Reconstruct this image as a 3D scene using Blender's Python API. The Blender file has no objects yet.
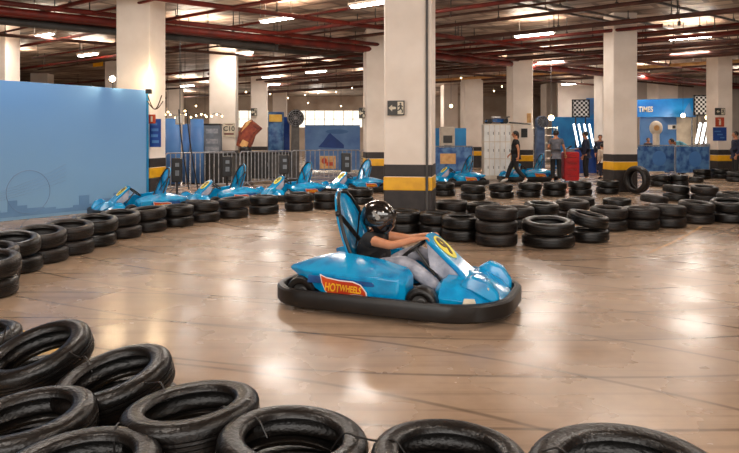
import bpy, bmesh, math, random
from mathutils import Vector, Matrix, Euler, noise
random.seed(7)
C = bpy.context.scene.collection
sc = bpy.context.scene
PI = math.pi
F = 640.0
def X(px, d): return (px-369.5)*d/F          # lateral position of something seen at column px, d metres away
def R(a): return math.radians(a)

# ------------------------------------------------------------------ materials
def lin(c):
    o = []
    for v in c[:3]:
        v = v/255.0
        o.append(v/12.92 if v <= .04045 else ((v+.055)/1.055)**2.4)
    return (*o, 1)
MATS = {}
def mat(name, col, col2=None, scale=4, rough=.5, metal=0, bump=0, bscale=None, coat=0, emit=0, detail=4, spec=.5, lo=.35, hi=.65, alpha=1, stretch=None):
    if name in MATS: return MATS[name]
    m = bpy.data.materials.new(name); m.use_nodes = True
    nt = m.node_tree; b = nt.nodes['Principled BSDF']
    b.inputs['Roughness'].default_value = rough
    b.inputs['Metallic'].default_value = metal
    b.inputs['Coat Weight'].default_value = coat
    b.inputs['Coat Roughness'].default_value = .08
    b.inputs['Specular IOR Level'].default_value = spec
    b.inputs['Alpha'].default_value = alpha
    tc = nt.nodes.new('ShaderNodeTexCoord')
    mp = nt.nodes.new('ShaderNodeMapping')
    nt.links.new(tc.outputs['Object'], mp.inputs[0])
    if stretch: mp.inputs['Scale'].default_value = stretch
    n = nt.nodes.new('ShaderNodeTexNoise'); n.inputs['Scale'].default_value = scale; n.inputs['Detail'].default_value = detail
    nt.links.new(mp.outputs[0], n.inputs[0])
    r = nt.nodes.new('ShaderNodeValToRGB')
    r.color_ramp.elements[0].position = lo; r.color_ramp.elements[1].position = hi
    c2 = col2 if col2 else tuple(max(0, v*.88) for v in col)
    r.color_ramp.elements[0].color = lin(c2); r.color_ramp.elements[1].color = lin(col)
    nt.links.new(n.outputs['Fac'], r.inputs[0])
    nt.links.new(r.outputs[0], b.inputs['Base Color'])
    if emit:
        nt.links.new(r.outputs[0], b.inputs['Emission Color']); b.inputs['Emission Strength'].default_value = emit
    if bump:
        n2 = nt.nodes.new('ShaderNodeTexNoise'); n2.inputs['Scale'].default_value = bscale or scale*6; n2.inputs['Detail'].default_value = 3
        nt.links.new(mp.outputs[0], n2.inputs[0])
        bp = nt.nodes.new('ShaderNodeBump'); bp.inputs['Strength'].default_value = bump; bp.inputs['Distance'].default_value = .02
        nt.links.new(n2.outputs['Fac'], bp.inputs['Height']); nt.links.new(bp.outputs[0], b.inputs['Normal'])
    MATS[name] = m
    return m

M_rub = mat('rubber', (21, 17, 15), (9, 8, 7), 7, .3, bump=.2, bscale=60, spec=.42)
M_rub2 = mat('dusty_rubber', (38, 30, 26), (15, 12, 11), 6, .4, bump=.3, bscale=50, spec=.4)
M_blk = mat('black_plastic', (24, 20, 19), (15, 13, 12), 8, .38)
M_blue = mat('kart_blue', (2, 150, 206), (0, 116, 176), 7, .2, coat=.7, lo=.3, hi=.55)  # darker noise patches put patchy reflections into the blue
M_dblue = mat('kart_dark_blue', (8, 92, 160), (6, 60, 120), 7, .25, coat=.5)
M_yel = mat('safety_yellow', (238, 178, 16), (222, 160, 12), 5, .4)
M_lyel = mat('number_yellow', (236, 226, 70), (225, 210, 50), 5, .4)
M_brown = mat('number_brown', (84, 52, 20), None, 5, .5)
M_steel = mat('steel', (150, 150, 152), (110, 110, 114), 10, .35, metal=.7)
M_galv = mat('barrier_steel', (168, 168, 172), (130, 132, 138), 10, .45, metal=.2)
M_col = mat('column_paint', (244, 232, 220), (228, 214, 200), 1.2, .6, bump=.08, bscale=5)
M_colblk = mat('column_black', (52, 44, 42), (38, 33, 32), 6, .55)
M_red = mat('pipe_red', (124, 34, 22), (86, 22, 16), 3, .5)
M_rpipe = mat('pipe_rust', (92, 52, 42), (62, 36, 30), 3, .55)
M_duct = mat('duct_grey', (86, 84, 82), (64, 62, 60), 2, .5)
M_white = mat('white_paint', (240, 238, 234), (224, 222, 218), 4, .5)
M_cream = mat('cream_metal', (226, 214, 196), (208, 194, 176), 4, .5)
M_tube = mat('lamp_tube', (255, 250, 240), (255, 250, 240), 1, .5, emit=28)
M_warm = mat('bulb_warm', (255, 222, 165), (255, 222, 165), 1, .5, emit=14)
M_led = mat('led_white', (235, 245, 255), (235, 245, 255), 1, .5, emit=6)
M_skin = mat('skin', (196, 134, 96), (182, 118, 84), 14, .5)
M_skin2 = mat('skin_tan', (176, 122, 92), (160, 106, 78), 14, .5)
M_hair = mat('hair', (26, 20, 18), None, 30, .5)
M_tee = mat('black_cotton', (30, 28, 30), (20, 19, 20), 14, .85)
M_jean = mat('grey_denim', (186, 186, 196), (140, 142, 154), 9, .85, bump=.5, bscale=20)
M_gshirt = mat('grey_cotton', (108, 108, 116), (88, 88, 96), 10, .85)
M_bshirt = mat('light_blue_cotton', (120, 190, 210), (96, 160, 186), 10, .8)
M_navy = mat('navy_cloth', (26, 32, 58), (18, 22, 40), 10, .8)
M_cshirt = mat('cream_cloth', (226, 206, 186), None, 10, .8)
M_shoe = mat('white_shoe', (210, 206, 200), None, 10, .6)
M_helm = mat('helmet_black', (20, 20, 22), (12, 12, 13), 5, .12, coat=1)
M_visor = mat('visor_smoke', (60, 54, 50), (36, 32, 30), 5, .08, coat=1)
M_sil = mat('silver_decal', (190, 186, 180), None, 5, .25, metal=.6)
M_org = mat('flame_red', (206, 78, 30), (176, 48, 24), 5, .4)
M_logoY = mat('logo_yellow', (250, 190, 40), None, 5, .4)
M_ban = mat('banner_blue', (82, 132, 190), (60, 106, 168), .9, .5)
M_ban2 = mat('banner_print', (34, 76, 134), (88, 130, 176), 3.5, .5, lo=.42, hi=.6)
M_deep = mat('deep_blue', (22, 68, 150), (18, 54, 124), 3, .5)
M_sky = mat('counter_blue', (34, 138, 204), (20, 104, 176), 1.5, .45)
M_toolred = mat('cabinet_red', (178, 18, 22), (156, 14, 18), 4, .35)
M_greyc = mat('grey_cabinet', (120, 126, 134), (96, 102, 110), 4, .5)
M_rust = mat('rusty_print', (140, 62, 30), (96, 34, 20), 6, .5, lo=.4, hi=.6)
M_ocl = mat('ochre_light', (222, 176, 112), (196, 140, 84), 5, .5)
M_fan = mat('fan_grey', (84, 80, 78), (62, 58, 56), 6, .5)
M_glow = mat('window_daylight', (250, 244, 228), (236, 228, 208), 2, .5, emit=1.5)
M_signk = mat('sign_black', (58, 56, 52), (50, 48, 44), 8, .5)
M_signw = mat('sign_cream', (226, 214, 190), None, 8, .5)
M_signr = mat('sign_red', (186, 66, 30), None, 8, .5)
M_brass = mat('gold_print', (214, 160, 40), (226, 186, 80), 5, .5)

def gnode(nt, t, **kw):
    n = nt.nodes.new(t)
    for k, v in kw.items(): setattr(n, k, v)
    return n
def floor_mat():
    m = bpy.data.materials.new('polished_concrete'); m.use_nodes = True; nt = m.node_tree; b = nt.nodes['Principled BSDF']
    tc = gnode(nt, 'ShaderNodeTexCoord')
    L = nt.links.new
    def noi(scale, detail=5, st=None, rot=0, dist=0):
        mp = gnode(nt, 'ShaderNodeMapping'); L(tc.outputs['Object'], mp.inputs[0])
        if st: mp.inputs['Scale'].default_value = st
        mp.inputs['Rotation'].default_value = (0, 0, rot)
        n = gnode(nt, 'ShaderNodeTexNoise'); n.inputs['Scale'].default_value = scale; n.inputs['Detail'].default_value = detail
        n.inputs['Distortion'].default_value = dist
        L(mp.outputs[0], n.inputs[0]); return n.outputs['Fac']
    def ramp(src, a, b_, ca, cb):
        r = gnode(nt, 'ShaderNodeValToRGB'); L(src, r.inputs[0])
        r.color_ramp.elements[0].position = a; r.color_ramp.elements[1].position = b_
        r.color_ramp.elements[0].color = ca; r.color_ramp.elements[1].color = cb; return r.outputs[0]
    def mul(a, c, f=1):
        x = gnode(nt, 'ShaderNodeMixRGB', blend_type='MULTIPLY'); x.inputs[0].default_value = f
        L(a, x.inputs[1]); L(c, x.inputs[2]); return x.outputs[0]
    W = (1, 1, 1, 1)
    base = ramp(noi(.35, 6), .3, .7, lin((140, 117, 98)), lin((180, 154, 129)))
    fine = ramp(noi(9, 6), .25, .7, (.8, .79, .78, 1), W)
    streak = ramp(noi(3.2, 4, (.16, 2.6, 1), R(14), .6), .36, .5, (.62, .58, .55, 1), W)
    streak2 = ramp(noi(2.4, 3, (.1, 4.2, 1), R(-12), .9), .34, .43, (.5, .47, .45, 1), W)
    # long rubber skid arcs: rings about a point across the track
    def arcs(cx, cy, sc_, lo, hi, dark):
        mp = gnode(nt, 'ShaderNodeMapping'); L(tc.outputs['Object'], mp.inputs[0]); mp.inputs['Location'].default_value = (-cx, -cy, 0)
        w = gnode(nt, 'ShaderNodeTexWave', wave_type='RINGS', rings_direction='Z', wave_profile='SIN')
        w.inputs['Scale'].default_value = sc_; w.inputs['Distortion'].default_value = 1.4; w.inputs['Detail'].default_value = 2; w.inputs['Detail Scale'].default_value = .35
        L(mp.outputs[0], w.inputs[0]); return ramp(w.outputs['Fac'], lo, hi, (dark, dark*.96, dark*.93, 1), W)
    c = mul(base, fine, .7); c = mul(c, streak, .35); c = mul(c, streak2, .25)
    c = mul(c, arcs(1.5, 14.5, .42, .0, .008, .16), .6); c = mul(c, arcs(-3, -2.5, .36, .0, .007, .2), .6)
    L(c, b.inputs['Base Color'])
    rr = ramp(noi(1.1, 5), .3, .7, (.17, .17, .17, 1), (.36, .36, .36, 1)); L(rr, b.inputs['Roughness'])
    b.inputs['Specular IOR Level'].default_value = .62
    bp = gnode(nt, 'ShaderNodeBump'); bp.inputs['Strength'].default_value = .2; bp.inputs['Distance'].default_value = .01
    L(noi(2.2, 4, (2.2, .5, 1)), bp.inputs['Height']); L(bp.outputs[0], b.inputs['Normal'])
    return m
def ceil_mat():
    m = bpy.data.materials.new('ceiling_concrete'); m.use_nodes = True; nt = m.node_tree; b = nt.nodes['Principled BSDF']
    tc = gnode(nt, 'ShaderNodeTexCoord'); L = nt.links.new
    mp = gnode(nt, 'ShaderNodeMapping'); mp.inputs['Rotation'].default_value = (0, 0, R(37)); mp.inputs['Scale'].default_value = (.5, 1.6, 1); L(tc.outputs['Object'], mp.inputs[0])
    n = gnode(nt, 'ShaderNodeTexNoise'); n.inputs['Scale'].default_value = .9; n.inputs['Detail'].default_value = 7; L(mp.outputs[0], n.inputs[0])
    r = gnode(nt, 'ShaderNodeValToRGB'); L(n.outputs['Fac'], r.inputs[0])
    e = r.color_ramp.elements; e[0].position = .36; e[0].color = lin((112, 88, 72)); e[1].position = .66; e[1].color = lin((232, 216, 198))  # stained brown; pale end paints lit patches into the concrete colour
    x = r.color_ramp.elements.new(.5); x.color = lin((160, 138, 122))
    br = gnode(nt, 'ShaderNodeTexBrick'); mp2 = gnode(nt, 'ShaderNodeMapping'); mp2.inputs['Rotation'].default_value = (0, 0, R(37)); L(tc.outputs['Object'], mp2.inputs[0]); L(mp2.outputs[0], br.inputs[0])
    br.inputs['Scale'].default_value = .42; br.inputs['Color1'].default_value = (1, 1, 1, 1); br.inputs['Color2'].default_value = (.72, .7, .68, 1); br.inputs['Mortar'].default_value = (.25, .2, .18, 1); br.inputs['Mortar Size'].default_value = .03
    mx = gnode(nt, 'ShaderNodeMixRGB', blend_type='MULTIPLY'); mx.inputs[0].default_value = .75; L(r.outputs[0], mx.inputs[1]); L(br.outputs[0], mx.inputs[2])
    L(mx.outputs[0], b.inputs['Base Color']); b.inputs['Roughness'].default_value = .5
    bp = gnode(nt, 'ShaderNodeBump'); bp.inputs['Strength'].default_value = .8; bp.inputs['Distance'].default_value = .2; L(n.outputs['Fac'], bp.inputs['Height']); L(bp.outputs[0], b.inputs['Normal'])
    return m
def checker_mat():
    m = bpy.data.materials.new('checkered'); m.use_nodes = True; nt = m.node_tree; b = nt.nodes['Principled BSDF']
    tc = gnode(nt, 'ShaderNodeTexCoord'); ck = gnode(nt, 'ShaderNodeTexChecker')
    mp = gnode(nt, 'ShaderNodeMapping'); mp.inputs['Location'].default_value = (.01, .5, .01)
    nt.links.new(tc.outputs['Object'], mp.inputs[0])
    nt.links.new(mp.outputs[0], ck.inputs[0]); ck.inputs['Scale'].default_value = 9.5
    ck.inputs['Color1'].default_value = (.8, .8, .8, 1); ck.inputs['Color2'].default_value = (.01, .01, .012, 1)
    nt.links.new(ck.outputs[0], b.inputs['Base Color']); return m
def sky_panel_mat():
    m = bpy.data.materials.new('billboard_sky'); m.use_nodes = True; nt = m.node_tree; b = nt.nodes['Principled BSDF']; L = nt.links.new
    tc = gnode(nt, 'ShaderNodeTexCoord'); sp = gnode(nt, 'ShaderNodeSeparateXYZ'); L(tc.outputs['Object'], sp.inputs[0])
    r = gnode(nt, 'ShaderNodeValToRGB'); mr = gnode(nt, 'ShaderNodeMapRange'); mr.inputs['From Max'].default_value = 2.5
    n = gnode(nt, 'ShaderNodeTexNoise'); n.inputs['Scale'].default_value = .8; L(tc.outputs['Object'], n.inputs[0])
    ad = gnode(nt, 'ShaderNodeMath', operation='MULTIPLY_ADD'); L(n.outputs['Fac'], ad.inputs[0]); ad.inputs[1].default_value = .5; L(sp.outputs['Z'], ad.inputs[2])
    L(ad.outputs[0], mr.inputs['Value']); L(mr.outputs[0], r.inputs[0])
    e = r.color_ramp.elements; e[0].color = lin((126, 164, 194)); e[1].color = lin((98, 148, 204)); e.new(.45).color = lin((120, 162, 202))
    L(r.outputs[0], b.inputs['Base Color']); b.inputs['Roughness'].default_value = .42
    return m

# ------------------------------------------------------------------ mesh helpers
def sm(me, ang=40):
    me.shade_smooth(); me.set_sharp_from_angle(angle=R(ang))
def obj(name, bm, m, parent=None, smooth=None, bevel=0, sub=0, loc=None, rot=None):
    me = bpy.data.meshes.new(name); bmesh.ops.recalc_face_normals(bm, faces=bm.faces); bm.to_mesh(me); bm.free()
    if m: me.materials.append(m)
    o = bpy.data.objects.new(name, me); C.objects.link(o)
    if parent: o.parent = parent
    if smooth: sm(me, smooth)
    if loc: o.location = loc
    if rot: o.rotation_euler = rot
    if bevel:
        b = o.modifiers.new('b', 'BEVEL'); b.width = bevel; b.segments = 2; b.limit_method = 'ANGLE'
    if sub:
        s = o.modifiers.new('s', 'SUBSURF'); s.levels = sub; s.render_levels = sub
    return o
def thing(name, label, cat, loc=(0, 0, 0), rz=0, group=None):
    o = bpy.data.objects.new(name, None); C.objects.link(o); o.location = loc; o.rotation_euler = (0, 0, rz)
    o.empty_display_size = .1
    return tag(o, label, cat, group)
def tag(o, label, cat, group=None):
    o['label'] = label; o['category'] = cat
    if group: o['group'] = group
    return o
def struct(o): o['kind'] = 'structure'; return o
def NB(): return bmesh.new()
def box(bm, c, s, rot=None):
    mtx = Matrix.Translation(c) @ (rot.to_matrix().to_4x4() if rot else Matrix()) @ Matrix.Diagonal((*s, 1))
    bmesh.ops.create_cube(bm, size=1, matrix=mtx); return bm
def bar(bm, a, b, r, seg=8, r2=None):
    a = Vector(a); b = Vector(b); d = b-a
    q = d.to_track_quat('Z', 'Y').to_matrix().to_4x4()
    bmesh.ops.create_cone(bm, cap_ends=True, segments=seg, radius1=r, radius2=r if r2 is None else r2, depth=d.length, matrix=Matrix.Translation((a+b)/2) @ q); return bm
def path(bm, pts, r, seg=6, closed=False):
    n = len(pts); P = [Vector(p) for p in pts]; rings = []
    for i in range(n):
        if closed: t = P[(i+1) % n]-P[i-1]
        else: t = P[min(i+1, n-1)]-P[max(i-1, 0)]
        if t.length < 1e-6: t = Vector((0, 0, 1))
        q = t.to_track_quat('Z', 'Y').to_matrix()
        rings.append([bm.verts.new(P[i]+q @ Vector((r*math.cos(2*PI*k/seg), r*math.sin(2*PI*k/seg), 0))) for k in range(seg)])
    for i in range(n if closed else n-1):
        a, b = rings[i], rings[(i+1) % n]
        for k in range(seg): bm.faces.new((a[k], a[(k+1) % seg], b[(k+1) % seg], b[k]))
    if not closed:
        bm.faces.new(rings[0]); bm.faces.new(rings[-1])
    return bm
def loft(bm, secs, cap=True):
    rs = [[bm.verts.new(p) for p in s] for s in secs]; n = len(rs[0])
    for a, b in zip(rs, rs[1:]):
        for k in range(n): bm.faces.new((a[k], a[(k+1) % n], b[(k+1) % n], b[k]))
    if cap: bm.faces.new(rs[0]); bm.faces.new(rs[-1])
    return bm
def prism(bm, pts, ax, t):     # pts 3-D polygon, extruded by vector
    a = [bm.verts.new(Vector(p)) for p in pts]; b = [bm.verts.new(Vector(p)+Vector(ax)*t) for p in pts]
    n = len(a); bm.faces.new(a); bm.faces.new(b[::-1])
    for k in range(n): bm.faces.new((a[k], b[k], b[(k+1) % n], a[(k+1) % n]))
    return bm
def lathe(bm, prof, seg=32, mtx=Matrix(), closed=True):
    rs = []
    for i in range(seg):
        a = 2*PI*i/seg
        rs.append([bm.verts.new(mtx @ Vector((r*math.cos(a), r*math.sin(a), z))) for r, z in prof])
    n = len(prof)
    for i in range(seg):
        a, b = rs[i], rs[(i+1) % seg]
        for k in range(n if closed else n-1): bm.faces.new((a[k], b[k], b[(k+1) % n], a[(k+1) % n]))
    return bm
def ball(bm, c, s, seg=16, rot=None):
    mtx = Matrix.Translation(c) @ (rot.to_matrix().to_4x4() if rot else Matrix()) @ Matrix.Diagonal((*s, 1))
    bmesh.ops.create_uvsphere(bm, u_segments=seg, v_segments=max(8, seg//2), radius=1, matrix=mtx); return bm
def text(name, body, size, m, parent, mtx, ext=.003, shear=0, sx=1):
    cu = bpy.data.curves.new(name, 'FONT'); cu.body = body; cu.size = size; cu.extrude = ext; cu.align_x = 'CENTER'; cu.align_y = 'CENTER'; cu.shear = shear; cu.offset = size*.02
    t = bpy.data.objects.new(name, cu); C.objects.link(t); bpy.context.view_layer.update()
    me = bpy.data.meshes.new_from_object(t.evaluated_get(bpy.context.evaluated_depsgraph_get()))
    bpy.data.objects.remove(t); me.materials.clear(); me.materials.append(m); me.name = name
    o = bpy.data.objects.new(name, me); C.objects.link(o)
    if parent: o.parent = parent
    me.transform(mtx @ Matrix.Diagonal((sx, 1, 1, 1)))
    return o
def frame_m(o, xdir, up):      # text frame: x along xdir, y along up
    x = Vector(xdir).normalized(); y = Vector(up); y = (y-x*y.dot(x)).normalized(); z = x.cross(y)
    m = Matrix((x, y, z)).transposed().to_4x4(); m.translation = Vector(o); return m
def dup(root, loc, rz, label, group=None):
    r = root.copy(); C.objects.link(r); r.location = loc; r.rotation_euler = (0, 0, rz) if not isinstance(rz, tuple) else rz
    r['label'] = label
    if group: r['group'] = group
    for ch in list(root.children):
        c = ch.copy(); C.objects.link(c); c.parent = r
        for g in ch.children:
            d = g.copy(); C.objects.link(d); d.parent = c
    return r

# ------------------------------------------------------------------ setting
CZ = 5.0
o = struct(obj('floor', box(NB(), (0, 26, -.05), (76, 64, .1)), floor_mat()))
o = struct(obj('ceiling', box(NB(), (0, 26, CZ+.1), (76, 64, .2)), ceil_mat()))
M_wall = mat('wall_grey', (198, 188, 180), (172, 160, 150), .6, .7)
M_wall2 = mat('wall_dim', (196, 178, 160), (150, 128, 110), .5, .7)
# back wall with real openings on the left
bm = NB()
wins = [(-6.2, -.6), (-13.5, -8.5)]
WY = 54.0
edges = [-37]+[v for w in sorted(wins) for v in w]+[37]
for i in range(0, len(edges), 2):
    a, b = edges[i], edges[i+1]; box(bm, ((a+b)/2, WY, CZ/2), (b-a, .3, CZ))
for a, b in wins:
    box(bm, ((a+b)/2, WY, 1.2), (b-a, .3, 2.4)); box(bm, ((a+b)/2, WY, 4.4), (b-a, .3, 1.2))
struct(obj('wall_back', bm, M_wall2))
for k, (a, b) in enumerate(wins):
    w = struct(obj('window_%d' % (k+1), box(NB(), ((a+b)/2, WY+.05, 3.1), (b-a, .04, 1.4)), M_glow))
    bm = NB()
    n = int((b-a)/.75)
    for q in range(n+1): box(bm, (a+(b-a)*q/n, WY-.05, 3.1), (.07, .1, 1.4))
    box(bm, ((a+b)/2, WY-.05, 3.1), (b-a, .1, .06))
    obj('window_frame', bm, M_white, w)
struct(obj('wall_left', box(NB(), (-37, 26, CZ/2), (.3, 60, CZ)), M_wall2))
struct(obj('wall_right', box(NB(), (37, 26, CZ/2), (.3, 60, CZ)), M_wall))
struct(obj('wall_pit', box(NB(), (21.5, 37.5, CZ/2), (21, .25, CZ)), M_wall))
# yellow floor paint
def floor_line(pts, w, name='floor_line'):
    bm = NB(); n = len(pts); vs = []
    for i, p in enumerate(pts):
        a = Vector(pts[max(i-1, 0)]); b = Vector(pts[min(i+1, n-1)]); t = (b-a).normalized(); s = Vector((-t.y, t.x))*w/2
        vs.append((bm.verts.new((p[0]+s.x, p[1]+s.y, .004)), bm.verts.new((p[0]-s.x, p[1]-s.y, .004))))
    for a, b in zip(vs, vs[1:]): bm.faces.new((a[0], a[1], b[1], b[0]))
    return struct(obj(name, bm, M_worn))
M_worn = mat('worn_yellow', (224, 170, 40), (176, 138, 66), 6, .4, lo=.4, hi=.6)
floor_line([(-2.75, 4.9), (-2.25, 4.5), (-1.62, 4.02), (-1.36, 3.8)], .2)
M_worn2 = mat('faded_yellow', (196, 146, 70), (176, 140, 108), 7, .35, lo=.45, hi=.6)
o = floor_line([(3.6, 8.3), (4.2, 9.0), (5.0, 10.0), (5.6, 10.8)], .055); o.data.materials[0] = M_worn2

# columns
def column(px, w, d, depth, rz, sb=.6, marks=True, top=CZ, label=None, px_off=0):
    x = X(px, d); bm = NB()
    c = struct(thing('column', label or 'square concrete column', 'column', (x, d+w/2, 0), R(rz)))
    del c['label']; del c['category']
    obj('shaft', box(NB(), (0, 0, top/2), (w, depth, top)), M_col, c, bevel=.025)
    if marks:
        e = .012
        obj('black_band', box(NB(), (0, 0, .31), (w+e, depth+e, .62)), M_colblk, c, bevel=.02)
        obj('yellow_band', box(NB(), (0, 0, sb+.12), (w+e*1.5, depth+e*1.5, .235)), M_yel, c, bevel=.02)
        obj('upper_black_band', box(NB(), (0, 0, sb+.345), (w+e, depth+e, .215)), M_colblk, c, bevel=.02)
    return c
colA = column(412, .82, 10.9, .85, -10)
bar(bm := NB(), (.33, -.47, .05), (.33, -.47, CZ), .022); obj('conduit', bm, M_duct, colA)
colL = column(135, .80, 14.2, .78, -8)
colB = column(625, .70, 17.75, .62, 6)
colC = column(723.5, .62, 24.8, .7, 8)
for px, w, d in ((221, .95, 23.2), (522, .8, 24.6), (473, .95, 32.5), (258, .85, 34), (380, 1.0, 20.5), (-14, 1.0, 19), (38, .9, 34.5), (114, .9, 29), (173, .95, 43), (279, 1.0, 46), (450, .95, 42), (611, .9, 29.5), (738, .9, 40), (667, 1.2, 36.2), (553, 1.0, 41)):
    column(px, w, d, w, 6, marks=d < 33 or px == 258)

# ceiling pipes
D1 = Vector((.8, .6, 0)); D2 = Vector((.8, -.6, 0))
def pipe(px, py, z, dirv, l0, l1, r, m, name='ceiling_pipe', hang=3.0):
    d = F*(z-1.5)/(138-py); p = Vector((X(px, d), d, z)); a = p+dirv*l0; b = p+dirv*l1
    t = struct(thing(name, '', '', (0, 0, 0))); del t['label']; del t['category']
    bm = NB(); bar(bm, a, b, r, 10)
    obj('pipe_run', bm, m, t, smooth=40)
    if hang:
        bm = NB(); n = int((l1-l0)/hang)
        for i in range(n+1):
            q = a+dirv*(hang*i+.4)
            if q.y < 1 or q.y > 57: continue
            bar(bm, q, (q.x, q.y, CZ), .014, 5); box(bm, (q.x, q.y, z+r*.3), (.06, .06, r*2.4))
        obj('hanger_rods', bm, M_duct, t)
    return t
# big red mains
pipe(60, 17, 4.35, D1, -8, 40, .10, M_red)
pipe(262, 12, 4.5, D1, -9, 36, .06, M_red)
pipe(262, 40, 4.4, D1, -12, 30, .075, M_red)
pipe(300, 60, 4.4, D1, -16, 30, .05, M_rpipe)
pipe(120, 32, 4.25, D1, -9, 4.5, .10, M_duct, 'air_duct', 2.2)
pipe(275, 49, 4.6, D1, -2, 4.5, .12, M_duct, 'air_duct', 2.2)
pipe(500, 58, 4.5, D1, -20, 20, .06, M_red)
pipe(480, 66, 4.5, D1, -20, 20, .05, M_rpipe)
pipe(560, 12, 4.75, D1, -10, 25, .035, M_steel)
pipe(640, 22, 4.75, D1, -10, 25, .035, M_steel)
pipe(690, 10, 4.75, D1, -10, 25, .035, M_steel)
# red laterals running the other way
for px, py, z, r, m, l0, l1 in ((40, 12, 4.55, .05, M_red, -14, 12), (60, 20, 4.5, .03, M_red, -14, 14), (66, 38, 4.5, .045, M_red, -16, 18),
    (250, 24, 4.55, .035, M_red, -12, 16), (40, 66, 4.5, .05, M_red, -12, 26), (250, 66, 4.5, .05, M_red, -20, 16), (250, 42, 4.6, .03, M_rpipe, -14, 14),
    (300, 70, 4.5, .06, M_red, -22, 20), (300, 79, 4.5, .05, M_rpipe, -22, 26), (200, 80, 4.6, .05, M_rpipe, -20, 30), (330, 88, 4.6, .05, M_rpipe, -25, 30),
    (520, 17, 4.6, .05, M_rpipe, -10, 14), (540, 31, 4.5, .06, M_rpipe, -12, 16), (520, 45, 4.6, .06, M_red, -16, 18), (560, 56, 4.5, .05, M_rpipe, -16, 18),
    (580, 64, 4.5, .09, M_rpipe, -18, 18), (660, 18, 4.5, .06, M_rpipe, -12, 14), (660, 34, 4.5, .05, M_rpipe, -14, 14), (660, 46, 4.5, .04, M_rpipe, -12, 14),
    (660, 56, 4.4, .08, M_rpipe, -16, 14), (660, 66, 4.5, .07, M_ocl, -12, 14), (660, 74, 4.5, .06, M_rpipe, -10, 14), (500, 78, 4.5, .08, M_rpipe, -20, 20)):
    pipe(px, py, z, D2, l0, l1, r, m)

# ------------------------------------------------------------------ ceiling lights
def make_fix():
    t = thing('ceiling_light', '', 'ceiling light', (0, 0, 0))
    obj('housing', box(NB(), (0, 0, .05), (1.25, .2, .06)), M_white, t, bevel=.01)
    bm = NB(); bar(bm, (-.56, -.05, 0), (.56, -.05, 0), .026, 8); bar(bm, (-.56, .05, 0), (.56, .05, 0), .026, 8)
    obj('lamp_tube', bm, M_tube, t)
    bm = NB(); bar(bm, (-.45, 0, .08), (-.45, 0, .5), .008, 5); bar(bm, (.45, 0, .08), (.45, 0, .5), .008, 5); obj('suspension_rod', bm, M_duct, t)
    return t
fx = [(278, 19.6), (196, 35), (240.6, 53.5), (316, 72), (187, 86), (272, 84.7), (271, 77), (372, 4), (42, 36), (88, 55), (534, 35), (548.6, 61), (572, 84), (690, 38)]
where = ['large one halfway between the left and central columns', 'right beside the bright left column', 'right of the C10 column top', 'low over the far windows', 'small and far, left of the C10 column', 'the lower of two far tubes close together', 'the upper of two far tubes close together', 'at the top photo edge', 'above the left end of the blue panel', 'near the yellow sign', 'right above the column behind the lockers', 'just right of the column behind the lockers', 'farthest on the right, above the grey wall', 'between the right columns']
LIGHT_E = 56
def area(p, rz, e, sx=1.2, sy=.25, col=(1, .95, .88), rx=0):
    l = bpy.data.lights.new('tube_or_fill_light', 'AREA'); l.shape = 'RECTANGLE'; l.size = sx; l.size_y = sy; l.energy = e; l.color = col
    q = bpy.data.objects.new('tube_or_fill_light', l); C.objects.link(q); q.location = p; q.rotation_euler = (rx, 0, rz); return q
def upl(p, e=16):  # added fill: upward area lamp plus point lamp brighten ceiling and columns
    q = area((p[0], p[1], 4.62), 0, 75, 1.2, .5, (1, .82, .64), PI)
    l = bpy.data.lights.new('fill_glow', 'POINT'); l.energy = e; l.color = (1, .9, .8); l.shadow_soft_size = .4
    q = bpy.data.objects.new('fill_glow', l); C.objects.link(q); q.location = p
fix0 = make_fix(); rz = math.atan2(-.6, .8)
for i, ((px, py), wh) in enumerate(zip(fx, where)):
    d = F*3.0/(138-py); p = (X(px, d), d, 4.5)
    lab = 'white fluorescent ceiling tube light, ' + wh
    if i == 0: fix0.location = p; fix0.rotation_euler = (0, 0, rz); fix0['label'] = lab; fix0['group'] = 'fluorescent ceiling lights'
    else: dup(fix0, p, rz, lab, 'fluorescent ceiling lights')
    area((p[0], p[1], 4.44), rz, LIGHT_E); upl((p[0], p[1], 4.25))
for p in ((-6, 11, 4.5), (4.5, 11.5, 4.5), (-2.2, 6.5, 4.5), (3.2, 5.5, 4.5), (9, 12.5, 4.5), (-3, 1.5, 4.5), (2.5, .8, 4.5), (7.5, 5.5, 4.5), (14, 27, 4.5), (9, 31, 4.5), (-12, 12, 4.5), (-1, 11.5, 4.5), (17, 20, 4.5), (-14, 25, 4.5), (-10, 40, 4.5), (3, 42, 4.5), (12, 33.5, 4.5), (19, 33, 4.5), (0, 33, 4.5), (6, 27, 4.5), (11, 22, 4.5), (-14, 48, 4.5), (-4, 49, 4.5), (4, 49, 4.5), (13, 30, 4.5)):
    area((p[0], p[1], 4.44), rz, LIGHT_E*1.15); upl((p[0], p[1], 4.2), 16 if p[1] < 38 else 120)  # added fill lamps with no fixture, brighten the floor and far walls
def point(p, e, col=(1, .75, .45), r=.05):
    l = bpy.data.lights.new('bulb_light', 'POINT'); l.energy = e; l.color = col; l.shadow_soft_size = r
    q = bpy.data.objects.new('bulb_light', l); C.objects.link(q); q.location = p
# added soft fill lamp behind the camera, brightens the faces turned towards it
area((0, -6, 3.4), 0, 1150, 22, 3.2, (1, .94, .88), R(80))

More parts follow.
